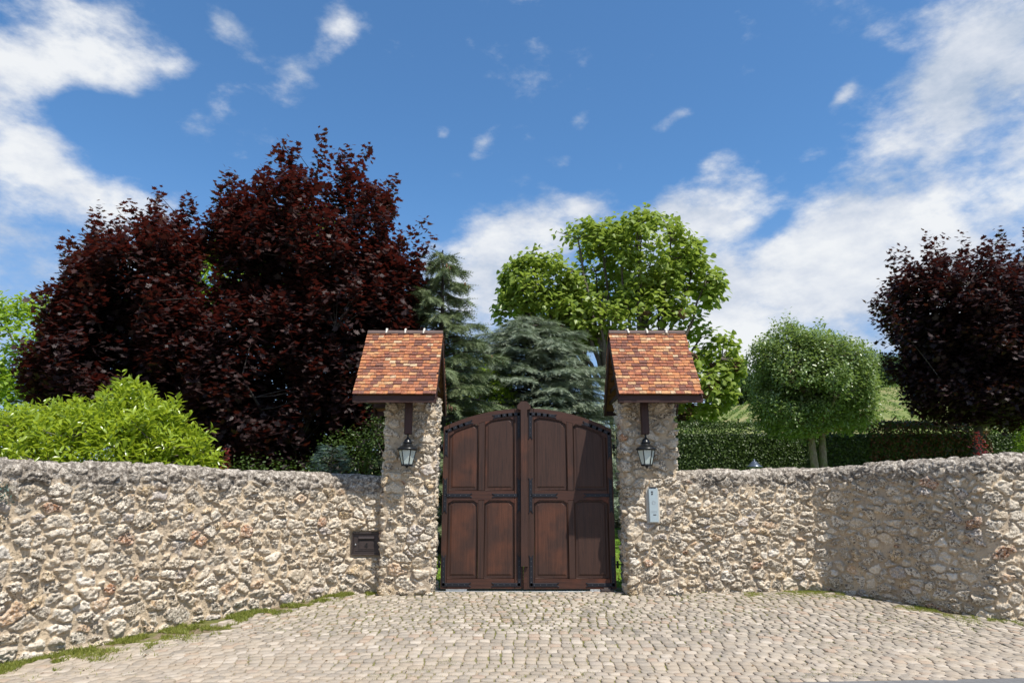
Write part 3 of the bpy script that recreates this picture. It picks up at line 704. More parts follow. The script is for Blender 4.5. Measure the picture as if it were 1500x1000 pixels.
# ------------------------------------------------------------------ ground, road, paving
CR = np.array([(-400, 6), (-60, 9), (0, 14), (48, 26.5), (70, 30), (115, 35.5), (150, 33.5), (300, 36), (900, 40)], float)
def terrain(x, y):
    x = np.asarray(x, float); y = np.asarray(y, float)
    z = np.clip(y-13, 0, 17)*.07+np.clip(y-30, 0, 20)*.065
    cr = np.interp(x/np.maximum(y, 1)*200, CR[:, 0], CR[:, 1]); f = np.clip((y-50)/150, 0, 1)
    z = z*(1-f)+cr*f+gslope(y)
    return z
def axis(a, b_, fine0, fine1, fs, g):
    v = list(np.arange(fine0, fine1, fs)); x = fine1; s_ = fs
    while x < b_: v.append(x); s_ *= g; x += s_
    v.append(b_); x = fine0; s_ = fs; lo = []
    while x > a: s_ *= g; x -= s_; lo.append(max(x, a))
    return np.array(sorted(set(lo))+v)
ax_ = axis(-1500, 1500, -30, 30, 1.5, 1.25); ay_ = axis(-400, 2500, 0, 60, 1.0, 1.12)
gx, gy = np.meshgrid(ax_, ay_, indexing='ij'); gz = terrain(gx, gy); a, b_ = gx.shape; I = np.arange(a*b_).reshape(a, b_)
gr = npmesh('ground', np.stack([gx, gy, gz], -1).reshape(-1, 3), np.stack([I[:-1, :-1], I[1:, :-1], I[1:, 1:], I[:-1, 1:]], -1), M['ground'], counts=4); tag(gr, kind='structure')
mb = MB(); mb.add([(-60, -6, -.264), (60, -6, -.264), (60, 7.98, -.264), (9.5, 7.95, -.264), (3.6, 7.53, -.264), (-60, 3.2, -.264)], [(0, 1, 2, 3, 4, 5)]); tag(mb.build('road', M['asphalt']), kind='structure')

LPb = np.array([p for p in LP]); RPb = RP
def inside(x, y):
    """forecourt side of both walls"""
    xl = np.interp(y, LPb[:, 1], LPb[:, 0], left=-9); m1 = x > xl+.02+np.clip(11.8-y, 0, 1)*(.16+.80*vn(x*0+y*1.7, y*0, 4)*vn(y*5.1, y*0, 6))
    k = np.argsort(-RPb[:-1, 1]); RR = RPb[(RPb[:, 0] > 5.3)]; RR = RR[np.argsort(RR[:, 1])]
    xr = np.interp(y, RR[:, 1], RR[:, 0], left=99, right=5.4); xr = np.where(y < 10.08, 99, xr)
    yt = np.where(x < 2.8, 12.30, np.interp(x, RPb[:20, 0], RPb[:20, 1])-.04)
    yt = np.where((x > 1.86) & (x < 2.8), 11.9, yt); yt = np.where((x < -1.28) & (x > -2.2), 11.9, yt); yt = np.where((x > -1.28) & (x < 1.86), 12.28, yt)
    return m1 & (x < xr-.03-np.where(xr < 90, .05+.45*vn(y*2.3, y*0, 9)*vn(y*6, y*0, 2), 0)) & (y < yt)
def cobbles():
    rng = np.random.default_rng(5); Vs = []; Fs = []; Rn = []; cnts = []; o = 0
    edge = lambda x: 7.53+.071*(x-3.6)+.02
    v = 6.9; r = 0; rows = []
    while v < 14.6:
        far = v > 9.6
        dv = .118 if far else .145
        rows.append((v, dv, far)); v += dv*(1+rng.uniform(-.06, .06)); r += 1
    for r, (v, dv, far) in enumerate(rows):
        x = -7.6+(rng.uniform(0, .15) if far else (r % 2)*.012)
        while x < 10.2:
            wd = rng.uniform(.09, .16) if far else .140+rng.uniform(-.014, .014)
            g = (.020 if far else .012)
            bend = .045*min(1, max(0, (v-7.4)/3.5))
            f = lambda X, V_: V_-bend*(X-.3)**2+.03*math.sin(X*2.1+V_)
            cx = x+wd/2; cy = f(cx, v+dv/2)
            if inside(np.array(cx), np.array(cy)) and cy > edge(np.array(cx))-.0:
                tilt_ = rng.uniform(-.025, .025, 2); hh = .016+rng.uniform(-.004, .006)
                cs = []
                for (ux, uv) in ((0, 0), (1, 0), (1, 1), (0, 1)):
                    X_ = x+g/2+ux*(wd-g)+rng.uniform(-.011, .011); V_ = v+g/2+uv*(dv-g)+rng.uniform(-.010, .010); cs.append(np.array([X_, f(X_, V_)]))
                ctr = sum(cs)/4; ring = []
                for k in range(4):
                    p = cs[k]; pr = cs[k-1]; nx = cs[(k+1) % 4]; c = .22+rng.random()*.1
                    ring.append(p+(pr-p)*c*.6); ring.append(p+(nx-p)*c*.6)
                ring = np.array(ring); q = np.zeros((25, 3))
                q[:8, :2] = ring; q[:8, 2] = -.02
                q[8:16, :2] = ring; q[8:16, 2] = hh-.006
                q[16:24, :2] = ctr+(ring-ctr)*.90; q[16:24, 2] = hh; q[24, :2] = ctr; q[24, 2] = hh+.0015
                q[:, 2] += gslope(q[:, 1]); q[8:, 2] += (q[8:, 0]-ctr[0])*tilt_[0]+(q[8:, 1]-ctr[1])*tilt_[1]
                Vs.append(q); Rn.append(np.full(25, rng.random()))
                for b0 in (0, 8):
                    for k in range(8): Fs += [o+b0+k, o+b0+(k+1) % 8, o+b0+8+(k+1) % 8, o+b0+8+k]; cnts.append(4)
                for k in range(8): Fs += [o+16+k, o+16+(k+1) % 8, o+24]; cnts.append(3)
                o += 25
            x += wd
    ob = npmesh('cobble_paving', np.vstack(Vs), np.array(Fs), M['cobble'], attrs={'rnd': np.concatenate(Rn)}, counts=np.array(cnts), smooth=True); tag(ob, kind='structure')
cobbles()

# ------------------------------------------------------------------ foliage machinery
def norm(v): return v/np.maximum(np.linalg.norm(v, axis=-1, keepdims=True), 1e-9)
TPL = {}
def tpl(name, verts, faces): TPL[name] = (np.array(verts, float), faces)
# five-lobed leaf: stalk at 0, tip along x; two halves folded on the midrib
half = [(.12, .16), (.0, .46), (.26, .30), (.42, .62), (.52, .34), (.68, .36), (.64, .16)]
mv = [(0, 0, 0), (1, 0, -.05)]+[(x, y, .10*y-.08*x) for x, y in half]+[(x, -y, .10*y-.08*x) for x, y in half]
tpl('maple', mv, [(0,)+tuple(range(2, 9))+(1,), (1,)+tuple(range(15, 8, -1))+(0,)])
hv = [(.08, .22), (.0, .34), (.22, .42), (.55, .34), (.85, .12)]
mv = [(0, 0, 0), (.5, 0, .02), (1, 0, -.16)]+[(x, y, -.16*y-.12*x*x) for x, y in hv]+[(x, -y, -.16*y-.12*x*x) for x, y in hv]
tpl('heart', mv, [(0, 1, 2, 7, 6, 5, 4, 3)[::-1], (0, 1, 2, 12, 11, 10, 9, 8)])
mv = [(0, 0, 0), (.3, .13, .03), (.3, -.13, .03), (.65, .13, 0), (.65, -.13, 0), (1, 0, -.12), (.3, 0, .0), (.65, 0, -.04)]
tpl('long', mv, [(0, 6, 1), (0, 2, 6), (6, 7, 3, 1), (6, 2, 4, 7), (7, 5, 3), (7, 4, 5)])
mv = [(0, 0, 0), (.35, .27, .04), (.35, -.27, .04), (.75, .2, 0), (.75, -.2, 0), (1, 0, -.1)]
tpl('oval', mv, [(0, 5, 3, 1), (0, 2, 4, 5)])
# conifer spray: narrow axis with needles
mv = []; fc = []
for k in range(5):
    x = k*.18; 
    for sg in (-1, 1):
        o_ = len(mv); mv += [(x, 0, 0), (x+.07, 0, 0), (x+.20-.01*k, sg*(.26-.035*k), .03)]; fc.append((o_, o_+1, o_+2))
o_ = len(mv); mv += [(0, .02, 0), (0, -.02, 0), (1.05, 0, 0)]; fc.append((o_, o_+1, o_+2))
tpl('spray', mv, fc)
def leaves(name, pos, axis_, nrm, size, rnd, template, mat, parent=None, jit=0):
    V0, F0 = TPL[template]; n = len(pos); ax = norm(axis_); sd = norm(np.cross(nrm, ax)); nz = np.cross(ax, sd)
    V = pos[:, None, :]+size[:, None, None]*(ax[:, None, :]*V0[None, :, 0:1]+sd[:, None, :]*V0[None, :, 1:2]+nz[:, None, :]*V0[None, :, 2:3])
    k = len(V0); base = (np.arange(n)*k)[:, None]; f1 = np.concatenate([np.array(f) for f in F0]); cn = np.array([len(f) for f in F0])
    return npmesh(name, V.reshape(-1, 3), (base+f1[None, :]), mat, parent, {'rnd': np.repeat(rnd, k)}, True, np.tile(cn, n))
def shell(ells, n, rng, inner=.55, thr=.0, nsc=.8, seed=1, zmin=None):
    """cluster centres near the outside of a union of ellipsoids, thinned by noise so that gaps open"""
    E = np.array([e[:6] for e in ells], float); wt = E[:, 3]*E[:, 5]+E[:, 4]*E[:, 5]; wt /= wt.sum(); P = []; D = []; tot = 0
    while tot < n:
        m_ = n*3; k = rng.choice(len(E), m_, p=wt); d = norm(rng.normal(size=(m_, 3))); r = inner+(1-inner)*np.sqrt(rng.random(m_))
        lump = .86+.28*vn(d[:, 0]*3.1+k*9+seed, d[:, 2]*3.1+d[:, 1]*2, seed)
        p = E[k, :3]+d*E[k, 3:6]*(r*lump)[:, None]; ok = np.ones(m_, bool)
        for j in range(len(E)):
            q = np.linalg.norm((p-E[j, :3])/E[j, 3:6], axis=1); ok &= ~((q < inner*.85) & (k != j))
        if thr: ok &= vn(p[:, 0]*nsc+p[:, 1]*.6*nsc+seed*3, p[:, 2]*nsc-p[:, 1]*.5*nsc, seed+4) > thr*rng.uniform(.7, 1.2, m_)
        if zmin is not None: ok &= p[:, 2] > zmin
        P.append(p[ok]); D.append(norm(d/E[k, 3:6])[ok]); tot += ok.sum()
    return np.vstack(P)[:n], np.vstack(D)[:n]
def shoot_leaves(P, D, rng, L, nodes, size, up=.7, petiole=.06, droop=.15, whorl=2, splay=.8, flat=.8):
    """opposite leaf pairs along a short shoot through each cluster centre"""
    n = len(P); d = norm(D*.55+np.array([0, 0, up])+rng.normal(size=(n, 3))*.28); Ls = L*rng.uniform(.6, 1.35, n)
    pos = []; ax = []; nr = []; sz = []
    az0 = rng.uniform(0, 2*PI, n); ref = norm(np.cross(d, np.array([.3, .9, .1]))); ref2 = np.cross(d, ref)
    for k in range(nodes):
        t_ = (k+.5)/nodes
        for q in range(whorl):
            a = az0+k*1.9+q*2*PI/whorl+rng.normal(size=n)*.3; side = ref*np.cos(a)[:, None]+ref2*np.sin(a)[:, None]
            b0 = P+d*(Ls*(t_-.5))[:, None]+side*petiole+rng.normal(size=(n, 3))*petiole*.3
            pos.append(b0); A = norm(side*splay+d*.35+np.array([0, 0, -droop])+rng.normal(size=(n, 3))*.22); ax.append(A)
            nr.append(norm(np.array([0, 0, flat])+d*.25+rng.normal(size=(n, 3))*.38)); sz.append(size*rng.uniform(.65, 1.2, n)*(1.05-.35*t_))
    return np.vstack(pos), np.vstack(ax), np.vstack(nr), np.concatenate(sz), d, Ls
def bez(a, b_, c, n):
    t_ = np.linspace(0, 1, n)[:, None]; return a*(1-t_)**2+b_*2*t_*(1-t_)+c*t_**2
def wood(root, base, P, rng, mat, rt=.12, fork=1.2, nl=14, ntw=200, stems=1, spread=.15, name='trunk', rtw=.008, straight=False):
    """trunk, limbs and twigs reaching the leaf clusters"""
    mb = MB(); base = np.array(base, float); c0 = P.mean(0); top = P[:, 2].max(); pts = []; rr = []
    for s_ in range(stems):
        a = 2*PI*s_/max(1, stems)+.7; off = np.array([math.cos(a), math.sin(a)*.7, 0])*(spread if stems > 1 else 0)
        b0 = base+off*.35; f0 = base+off*1.6+np.array([(c0[0]-base[0])*.25, (c0[1]-base[1])*.25, fork])
        tp = f0+(c0-f0)*.8+off*3; tp[2] = base[2]+(top-base[2])*.72
        q = np.vstack([bez(b0-[0, 0, .1], b0+[0, 0, fork*.5]+off*.2, f0, 6)[:-1], bez(f0, (f0+tp)/2+off, tp, 7)])
        r = np.linspace(1, .22, len(q))*rt/math.sqrt(stems); r[0] *= 1.3; mb.tube(q, list(r), 9); pts.append(q[4:]); rr.append(r[4:])
    tr = np.vstack(pts); trr = np.concatenate(rr); idx = [int(rng.integers(len(P)))]
    dd = np.linalg.norm(P-P[idx[0]], axis=1)
    for _ in range(nl-1):
        i = int(np.argmax(dd)); idx.append(i); dd = np.minimum(dd, np.linalg.norm(P-P[i], axis=1))
    nodes = [tr]; nr = [trr*.5]
    for i in idx:
        t_ = P[i]*.86+c0*.14; h = t_[2]-base[2]; lo = tr[tr[:, 2] < t_[2]-.25*np.linalg.norm(t_[:2]-c0[:2])]
        s_ = tr[0] if len(lo) == 0 else lo[np.argmin(np.linalg.norm(lo-t_, axis=1))]
        if straight: s_ = tr[np.argmin(np.linalg.norm(tr-(t_*.42+tr[0]*.58), axis=1))]
        md = (s_+t_)/2+np.array([(t_[0]-s_[0])*.1, (t_[1]-s_[1])*.1, -.03*abs(h)]); q = bez(s_, md, t_, 8); q[1:-1] += rng.normal(size=(6, 3))*.03
        r = np.linspace(rt*.38, rt*.09, 8); mb.tube(q, list(r), 6); nodes.append(q[2:]); nr.append(r[2:])
    N = np.vstack(nodes); pick = rng.permutation(len(P))[:ntw]
    for i in pick:
        t_ = P[i]; q = N-t_; w_ = np.linalg.norm(q, axis=1)+np.maximum(0, q[:, 2])*1.5; s_ = N[np.argmin(w_)]
        md = (s_+t_)/2+np.array([0, 0, -.05])+rng.normal(size=3)*.06; mb.tube(bez(s_, md, t_, 4), [rtw*1.8, rtw*1.4, rtw, rtw*.6], 4)
    return mb.build(name, mat, root)
def broad(name, base, ells, label, cat, mat, bark, template, n, L, nodes, size, seed, group=None, inner=.6, thr=.3, up=.7, zmin=None, wood_kw=None, shoot_kw=None, extra=None, core=0, nsc=.8, hgrad=0, leaders=0):
    rng = np.random.default_rng(seed); z0 = float(terrain(base[0], base[1])) if len(base) < 3 else base[2]; base = (base[0], base[1], z0)
    root = empty(name, base, label, cat, group); off = np.array(base)
    P, D = shell(ells, n, rng, inner, thr, nsc, seed, zmin)
    if extra is not None:
        EP, ED = extra(rng); P = np.vstack([P, EP]); D = np.vstack([D, ED])
    if leaders:
        c_ = rng.permutation(np.where((D[:, 2] > .25) & (D[:, 1] < .5))[0])[:leaders]; EP = []; ED = []
        for i in c_:
            hL = rng.uniform(.35, .95); o_ = np.array([D[i, 0]*.35, D[i, 1]*.35, 1])
            for q in np.linspace(0, 1, int(hL*9)): EP.append(P[i]+o_*q*hL+rng.normal(size=3)*.11*(1-q*.7)); ED.append(rng.normal(size=3)*[.6, .6, .1]+[0, 0, .5])
        P = np.vstack([P, EP]); D = np.vstack([D, norm(np.array(ED))])
    p, a, nr, sz, d, Ls = shoot_leaves(P, D, rng, L, nodes, size, up, **(shoot_kw or {}))
    cr = np.tile(np.repeat(rng.random(len(P))[None], 1, 0), (len(p)//len(P), 1)).ravel(); rn = np.clip(cr*.5+rng.random(len(p))*.5, 0, 1)
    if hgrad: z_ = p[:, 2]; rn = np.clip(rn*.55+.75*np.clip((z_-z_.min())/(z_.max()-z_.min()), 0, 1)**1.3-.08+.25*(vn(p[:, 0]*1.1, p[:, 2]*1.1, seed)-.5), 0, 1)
    if core:
        P2, D2 = shell([(e[0], e[1], e[2], e[3]*.66, e[4]*.66, e[5]*.66) for e in ells], core, rng, .15, 0, 1, seed+1, zmin)
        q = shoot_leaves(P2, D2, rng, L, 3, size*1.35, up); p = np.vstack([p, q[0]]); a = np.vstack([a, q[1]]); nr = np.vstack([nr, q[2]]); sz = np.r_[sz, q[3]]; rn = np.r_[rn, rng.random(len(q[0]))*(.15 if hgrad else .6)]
    leaves('crown', p-off, a, nr, sz, rn, template, mat, root)
    wood(root, (0, 0, 0), P-off, rng, bark, **(wood_kw or {}))
    return root, P, D

# upright leading shoots that break the outline of the maples
def spikes(lst, k=9, dx=.28):
    def f(rng):
        P = []; D = []
        for (x, y, z0, z1, lean) in lst:
            n = int((z1-z0)*k)
            for i in range(n):
                t_ = i/max(1, n-1); wdt = dx*(1-t_*.8); P.append((x+lean*t_+rng.normal()*wdt, y+rng.normal()*wdt, z0+(z1-z0)*t_)); D.append((rng.normal()*.6, rng.normal()*.6, .6))
        return np.array(P), norm(np.array(D))
    return f
broad('copper_maple', (-5.7, 17.3), [(-5.2, 17.3, 7.6, 2.5, 2.2, 2.6), (-4.3, 17.2, 5.2, 2.1, 2.0, 2.6), (-6.5, 17.1, 4.7, 2.3, 2.2, 2.6), (-3.45, 17.2, 6.5, 1.15, 1.2, 1.6), (-7.1, 17.3, 8.0, 1.2, 1.3, 1.5), (-4.6, 17.3, 3.4, 2.9, 1.8, 1.8), (-7.3, 17.3, 3.4, 2.0, 1.6, 1.7)],
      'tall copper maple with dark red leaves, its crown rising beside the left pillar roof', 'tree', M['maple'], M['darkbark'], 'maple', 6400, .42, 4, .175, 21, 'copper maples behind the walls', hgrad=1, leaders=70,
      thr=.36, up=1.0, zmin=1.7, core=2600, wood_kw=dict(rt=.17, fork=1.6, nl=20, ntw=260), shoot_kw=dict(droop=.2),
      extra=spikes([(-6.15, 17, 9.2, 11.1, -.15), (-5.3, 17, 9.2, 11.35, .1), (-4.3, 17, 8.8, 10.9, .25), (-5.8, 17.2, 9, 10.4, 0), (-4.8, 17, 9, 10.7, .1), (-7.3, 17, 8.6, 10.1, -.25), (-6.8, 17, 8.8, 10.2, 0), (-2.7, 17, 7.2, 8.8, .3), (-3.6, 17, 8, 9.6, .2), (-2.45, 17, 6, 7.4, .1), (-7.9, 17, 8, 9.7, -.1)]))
broad('copper_maple', (-9.4, 16.9), [(-9.3, 16.8, 6.5, 1.9, 1.8, 2.0), (-9.8, 16.7, 4.7, 2.0, 1.9, 1.8), (-8.3, 16.8, 4.6, 2.0, 1.9, 2.1), (-10.5, 16.8, 6.2, .95, 1.0, 1.4)],
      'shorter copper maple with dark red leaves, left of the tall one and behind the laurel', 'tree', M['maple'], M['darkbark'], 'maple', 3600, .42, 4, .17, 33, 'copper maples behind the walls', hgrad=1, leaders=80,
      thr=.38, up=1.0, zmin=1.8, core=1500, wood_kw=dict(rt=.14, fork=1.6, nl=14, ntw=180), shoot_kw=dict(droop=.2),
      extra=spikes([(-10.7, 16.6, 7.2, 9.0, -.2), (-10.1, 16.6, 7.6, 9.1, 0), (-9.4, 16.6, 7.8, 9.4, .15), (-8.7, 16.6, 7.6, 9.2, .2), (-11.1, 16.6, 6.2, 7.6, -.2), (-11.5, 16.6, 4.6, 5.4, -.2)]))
broad('dark_maple', (12.1, 18.2), [(12.7, 18.2, 6.45, 2.1, 2.0, 1.8), (12.2, 18.1, 5.2, 1.7, 1.9, 1.5), (13.8, 18.2, 5.6, 2.0, 2.0, 2.2), (11.2, 18.0, 6.1, 1.3, 1.3, 1.5), (12.6, 18.2, 4.3, 1.9, 1.5, .9)],
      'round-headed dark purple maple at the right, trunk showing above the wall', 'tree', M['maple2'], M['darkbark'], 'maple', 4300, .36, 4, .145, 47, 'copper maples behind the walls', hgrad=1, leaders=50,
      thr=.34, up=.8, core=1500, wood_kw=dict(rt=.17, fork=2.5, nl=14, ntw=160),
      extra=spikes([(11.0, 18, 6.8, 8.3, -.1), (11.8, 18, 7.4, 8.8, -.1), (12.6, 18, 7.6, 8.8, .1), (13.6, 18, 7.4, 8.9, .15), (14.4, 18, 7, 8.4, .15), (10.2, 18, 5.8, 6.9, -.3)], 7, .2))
# big-leaved tree behind the right roof: open crown with bare limbs showing
def seedheads(root, P, rng, n, off):
    for i in rng.permutation(len(P))[:n]:
        mb = MB(); c = P[i]-off+np.array([0, 0, -.12]); vs = []; fs = []
        for u in range(7):
            for v in range(9):
                th = PI*(u+.5)/7; ph = 2*PI*v/9; r = .17*rng.uniform(.35, 1.1); vs.append((c[0]+r*math.sin(th)*math.cos(ph), c[1]+r*math.sin(th)*math.sin(ph), c[2]+r*math.cos(th)))
        for u in range(6):
            for v in range(9): fs.append((u*9+v, (u+1)*9+v, (u+1)*9+(v+1) % 9, u*9+(v+1) % 9))
        mb.add(vs, fs)
        mb.build('seed_head', M['seed'], root)
r_, P_, D_ = broad('foxglove_tree', (3.6, 23.0), [(2.9, 22.3, 9.1, 2.0, 1.9, 1.8), (4.6, 22.2, 9.8, 1.7, 1.7, 1.4), (1.1, 22.2, 8.3, 1.6, 1.6, 1.6), (5.9, 22.2, 8.4, 1.2, 1.3, 1.6), (3.4, 22.2, 7.6, 2.6, 1.7, .9), (1.7, 22.2, 7.6, 1.9, 1.5, 1.1), (6.7, 22, 6.0, .8, 1, 1.0), (5.9, 22, 5.4, 1.35, 1.2, 1.3), (.6, 22.2, 7.7, 1.2, 1.2, .9), (6.6, 22, 8.7, .5, .7, .35)],
      'large-leaved bright green tree with an open crown, behind the right pillar roof', 'tree', M['catalpa'], M['vinebark'], 'heart', 1800, .42, 4, .245, 63,
      thr=.42, inner=.68, up=.8, wood_kw=dict(rt=.26, fork=2.6, nl=34, ntw=420, stems=7, spread=.42, rtw=.013, straight=True), shoot_kw=dict(petiole=.11, droop=.55, splay=.8, flat=.7), nsc=.9)
seedheads(r_, P_[P_[:, 2] < 7.9], np.random.default_rng(3), 46, np.array(r_.location))
# small round tree on the right
broad('round_tree', (7.95, 18), [(8.0, 18, 4.7, 1.5, 1.6, 1.35), (7.55, 18, 5.0, 1.1, 1.2, 1.15), (8.6, 18, 4.75, 1.0, 1.1, 1.0), (8.7, 18, 3.95, .9, 1.0, .7), (7.4, 17.9, 4.0, 1.05, 1.1, .9)],
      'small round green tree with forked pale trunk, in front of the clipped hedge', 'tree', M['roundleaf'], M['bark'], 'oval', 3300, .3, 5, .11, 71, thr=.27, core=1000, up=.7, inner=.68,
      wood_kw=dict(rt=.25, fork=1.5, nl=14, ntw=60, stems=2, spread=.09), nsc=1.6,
      extra=spikes([(7.5, 18, 6, 6.5, 0), (8.3, 18, 5.8, 6.3, .1), (7.2, 18, 5.8, 6.25, -.1)], 12, .12))
# pale green trees at far left
broad('pale_green_tree', (-14.3, 20), [(-14.6, 20, 5.9, 1.7, 1.6, 1.8), (-14.2, 20, 4.0, 1.9, 1.5, 1.6)], 'pale green leafy tree at the far left edge, behind the maple', 'tree', M['pale'], M['vinebark'], 'heart', 900, .36, 4, .16, 81, thr=.3, wood_kw=dict(rt=.12, fork=1.5, nl=8, ntw=80))
broad('lime_tree', (-8.9, 21.5), [(-9.1, 21.5, 8.6, 1.4, 1.2, 1.6), (-7.0, 21.5, 9.8, 1.2, 1, 1.5)], 'lime green tree glimpsed between the two copper maples', 'tree', M['pale'], M['vinebark'], 'heart', 500, .36, 4, .17, 83, thr=.3, wood_kw=dict(rt=.12, fork=2.5, nl=8, ntw=60))
broad('yellow_green_bush', (-.9, 19.2), [(-1.0, 19.2, 3.4, .9, .8, 1.3), (-.7, 19.2, 4.4, .7, .6, .9)], 'bright yellow-green bush behind the spruce, left of the gate top', 'bush', M['pale'], M['vinebark'], 'heart', 420, .3, 4, .12, 85, thr=.2, wood_kw=dict(rt=.05, fork=.6, nl=6, ntw=30))
broad('lime_bush', (13.1, 17.0), [(13.1, 17, 2.7, .55, .6, .8)], 'lime green bush at the right edge, in front of the hedge', 'bush', M['pale'], M['vinebark'], 'oval', 520, .24, 4, .07, 87, thr=.2, wood_kw=dict(rt=.04, fork=.6, nl=6, ntw=30))
# cherry laurel over the left wall
broad('cherry_laurel', (-7.1, 11.3, 0), [(-7.25, 11.3, 1.95, 1.6, 1.0, 1.15), (-6.35, 11.3, 2.2, .85, .85, 1.1), (-8.6, 11.3, 1.85, 1.3, 1.0, 1.05), (-5.85, 11.45, 1.8, .8, .8, 1.05), (-5.65, 11.6, 1.95, .62, .62, .7)],
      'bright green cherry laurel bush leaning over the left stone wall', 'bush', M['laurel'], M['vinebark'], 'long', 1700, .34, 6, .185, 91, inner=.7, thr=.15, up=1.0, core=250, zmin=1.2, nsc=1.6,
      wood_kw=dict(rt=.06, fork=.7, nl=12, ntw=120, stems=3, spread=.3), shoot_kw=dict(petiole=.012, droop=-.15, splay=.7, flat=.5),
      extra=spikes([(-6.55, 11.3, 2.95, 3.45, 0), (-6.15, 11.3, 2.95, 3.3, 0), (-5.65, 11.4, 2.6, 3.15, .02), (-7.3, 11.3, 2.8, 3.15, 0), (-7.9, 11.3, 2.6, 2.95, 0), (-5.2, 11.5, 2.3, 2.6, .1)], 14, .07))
broad('shade_shrub', (-3.2, 14.2), [(-3.3, 14.2, 2.0, .9, .5, 1.0), (-2.6, 14.1, 2.4, .45, .45, 1.2)], 'dark green shrub with scattered pale leaves, just left of the left pillar', 'bush', M['hedge'], M['vinebark'], 'oval', 520, .3, 4, .075, 93, thr=.35, wood_kw=dict(rt=.04, fork=.6, nl=8, ntw=60))
broad('underwood_shrub', (-5.4, 14.6), [(-5.2, 14.6, 1.6, 1.5, .6, .85), (-6.8, 14.6, 1.5, 1.2, .6, .8)], 'low shaded green shrub under the copper maples', 'bush', M['hedge'], M['vinebark'], 'oval', 600, .3, 4, .09, 94, thr=.2, wood_kw=dict(rt=.04, fork=.5, nl=8, ntw=40))
def sapling(name, base, h, lab, seed, n=26, mat='red', sz=.06):
    rng = np.random.default_rng(seed); root = empty(name, base, lab, 'sapling'); P = []; D = []
    for i in range(n):
        t_ = i/n; P.append((rng.normal()*.07*(1.1-t_), rng.normal()*.06, h*(.35+.65*t_))); D.append((rng.normal(), rng.normal(), .2))
    P = np.array(P); p, a, nr, s_, _, _ = shoot_leaves(P, norm(np.array(D)), rng, .08, 2, sz, .4, petiole=.015)
    leaves('foliage', p, a, nr, s_, rng.random(len(p)), 'oval', M[mat], root); mb = MB(); mb.tube([(0, 0, 0), (0, 0, h*.9)], [.012, .004], 5)
    for q in P[::2]: mb.tube([(0, 0, q[2]-.06), tuple(q)], [.004, .002], 4)
    mb.build('stem', M['vinebark'], root)
sapling('red_sapling', (-5.05, 12.2, 1.0), 1.45, 'small upright dark red sapling behind the left wall, right of the laurel', 5, 40)
sapling('red_sapling', (7.3, 10.75, 1.95), .62, 'small red-leaved seedling on top of the right wall corner', 6, 22, 'red', .055)
sapling('wall_fern', (-5.76, 7.86, 1.36), .34, 'little grey-green plant growing out of the left wall', 8, 26, 'bluegreen', .04)

# conifers
def conifer(name, base, H, R, label, mat, seed, z0f=.05, droop=.1, rise=.15, nb=120, lay=.34, spray=.34, dens=16, lean=(0, 0), width=.32, bark='darkbark', irr=.2, pw=.85, hang=.3, cones=0):
    rng = np.random.default_rng(seed); zb = float(terrain(base[0], base[1])); root = empty(name, (base[0], base[1], zb), label, 'tree')
    mb = MB(); top = np.array([lean[0], lean[1], H]); tr = bez(np.zeros(3)-[0, 0, .1], np.array([lean[0]*.2, lean[1]*.2, H*.5]), top, 14); mb.tube(tr, list(np.linspace(.17, .015, 14)*H/7), 8)
    pos = []; ax = []; nr = []; sz = []; tips = []
    for i in range(nb):
        f = z0f+(1-z0f)*((i+rng.random())/nb)**.9; z = H*f; c = np.array([np.interp(z, tr[:, 2], tr[:, 0]), np.interp(z, tr[:, 2], tr[:, 1]), z])
        Lb = R*(1-f)**pw*rng.uniform(.92-irr, .92+irr)+.12; a = i*2.4+rng.normal()*.3; o_ = np.array([math.cos(a), math.sin(a), 0])
        n = 9; t_ = np.linspace(0, 1, n); q = c+o_*(t_*Lb)[:, None]+np.array([0, 0, 1])*(rise*Lb*t_-droop*Lb*t_**2+.10*Lb*t_**4)[:, None]
        mb.tube(q[::2], list(np.linspace(.03, .006, len(q[::2]))*min(1, Lb)), 4); tips.append(q[-1])
        sd = np.cross(o_, [0, 0, 1]); m_ = max(6, int(dens*Lb)); tt = rng.uniform(.15, 1, m_)**.8
        for sgn in (-1, 1):
            B = np.stack([np.interp(tt, t_, q[:, k]) for k in range(3)], 1); l2 = width*Lb*(1.05-tt)*rng.uniform(.4, 1.1, m_)+.05
            for rep in range(2):
                u = rng.random(m_); pp = B+sd*(sgn*l2*u)[:, None]+o_*(l2*u*.6)[:, None]-np.array([0, 0, 1])*(hang*l2*u)[:, None]
                pos.append(pp); ax.append(norm(sd*sgn*rng.uniform(.2, .9, m_)[:, None]+o_*.8+np.array([0, 0, -1])*(hang*rng.uniform(.2, 1.6, m_))[:, None]+rng.normal(size=(m_, 3))*.18))
                nr.append(norm(np.array([0, 0, 1.])+rng.normal(size=(m_, 3))*.35)); sz.append(spray*rng.uniform(.55, 1.15, m_))
        pos.append(q[-2:]); ax.append(np.tile(o_, (2, 1))); nr.append(np.tile([0, 0, 1.], (2, 1))); sz.append(np.full(2, spray))
    pos = np.vstack(pos); leaves('needles', pos, np.vstack(ax), np.vstack(nr), np.concatenate(sz), rng.random(len(pos)), 'spray', mat, root)
    mb.build('trunk', M[bark], root)
    cones_me = None
    if cones:
        for i in rng.permutation(len(tips))[:cones]:
            for _ in range(3):
                q = tips[i]+rng.normal(size=3)*[.09, .09, .03]
                if cones_me is None:
                    cb = MB(); cb.lathe([(.006, 0), (.024, -.03), (.026, -.08), (.008, -.14)], (0, 0, 0), 6); c_ = cb.build('cone', M['seed'], root); cones_me = c_.data
                else: c_ = link(bpy.data.objects.new('cone', cones_me), root)
                c_.location = tuple(q)
    return root
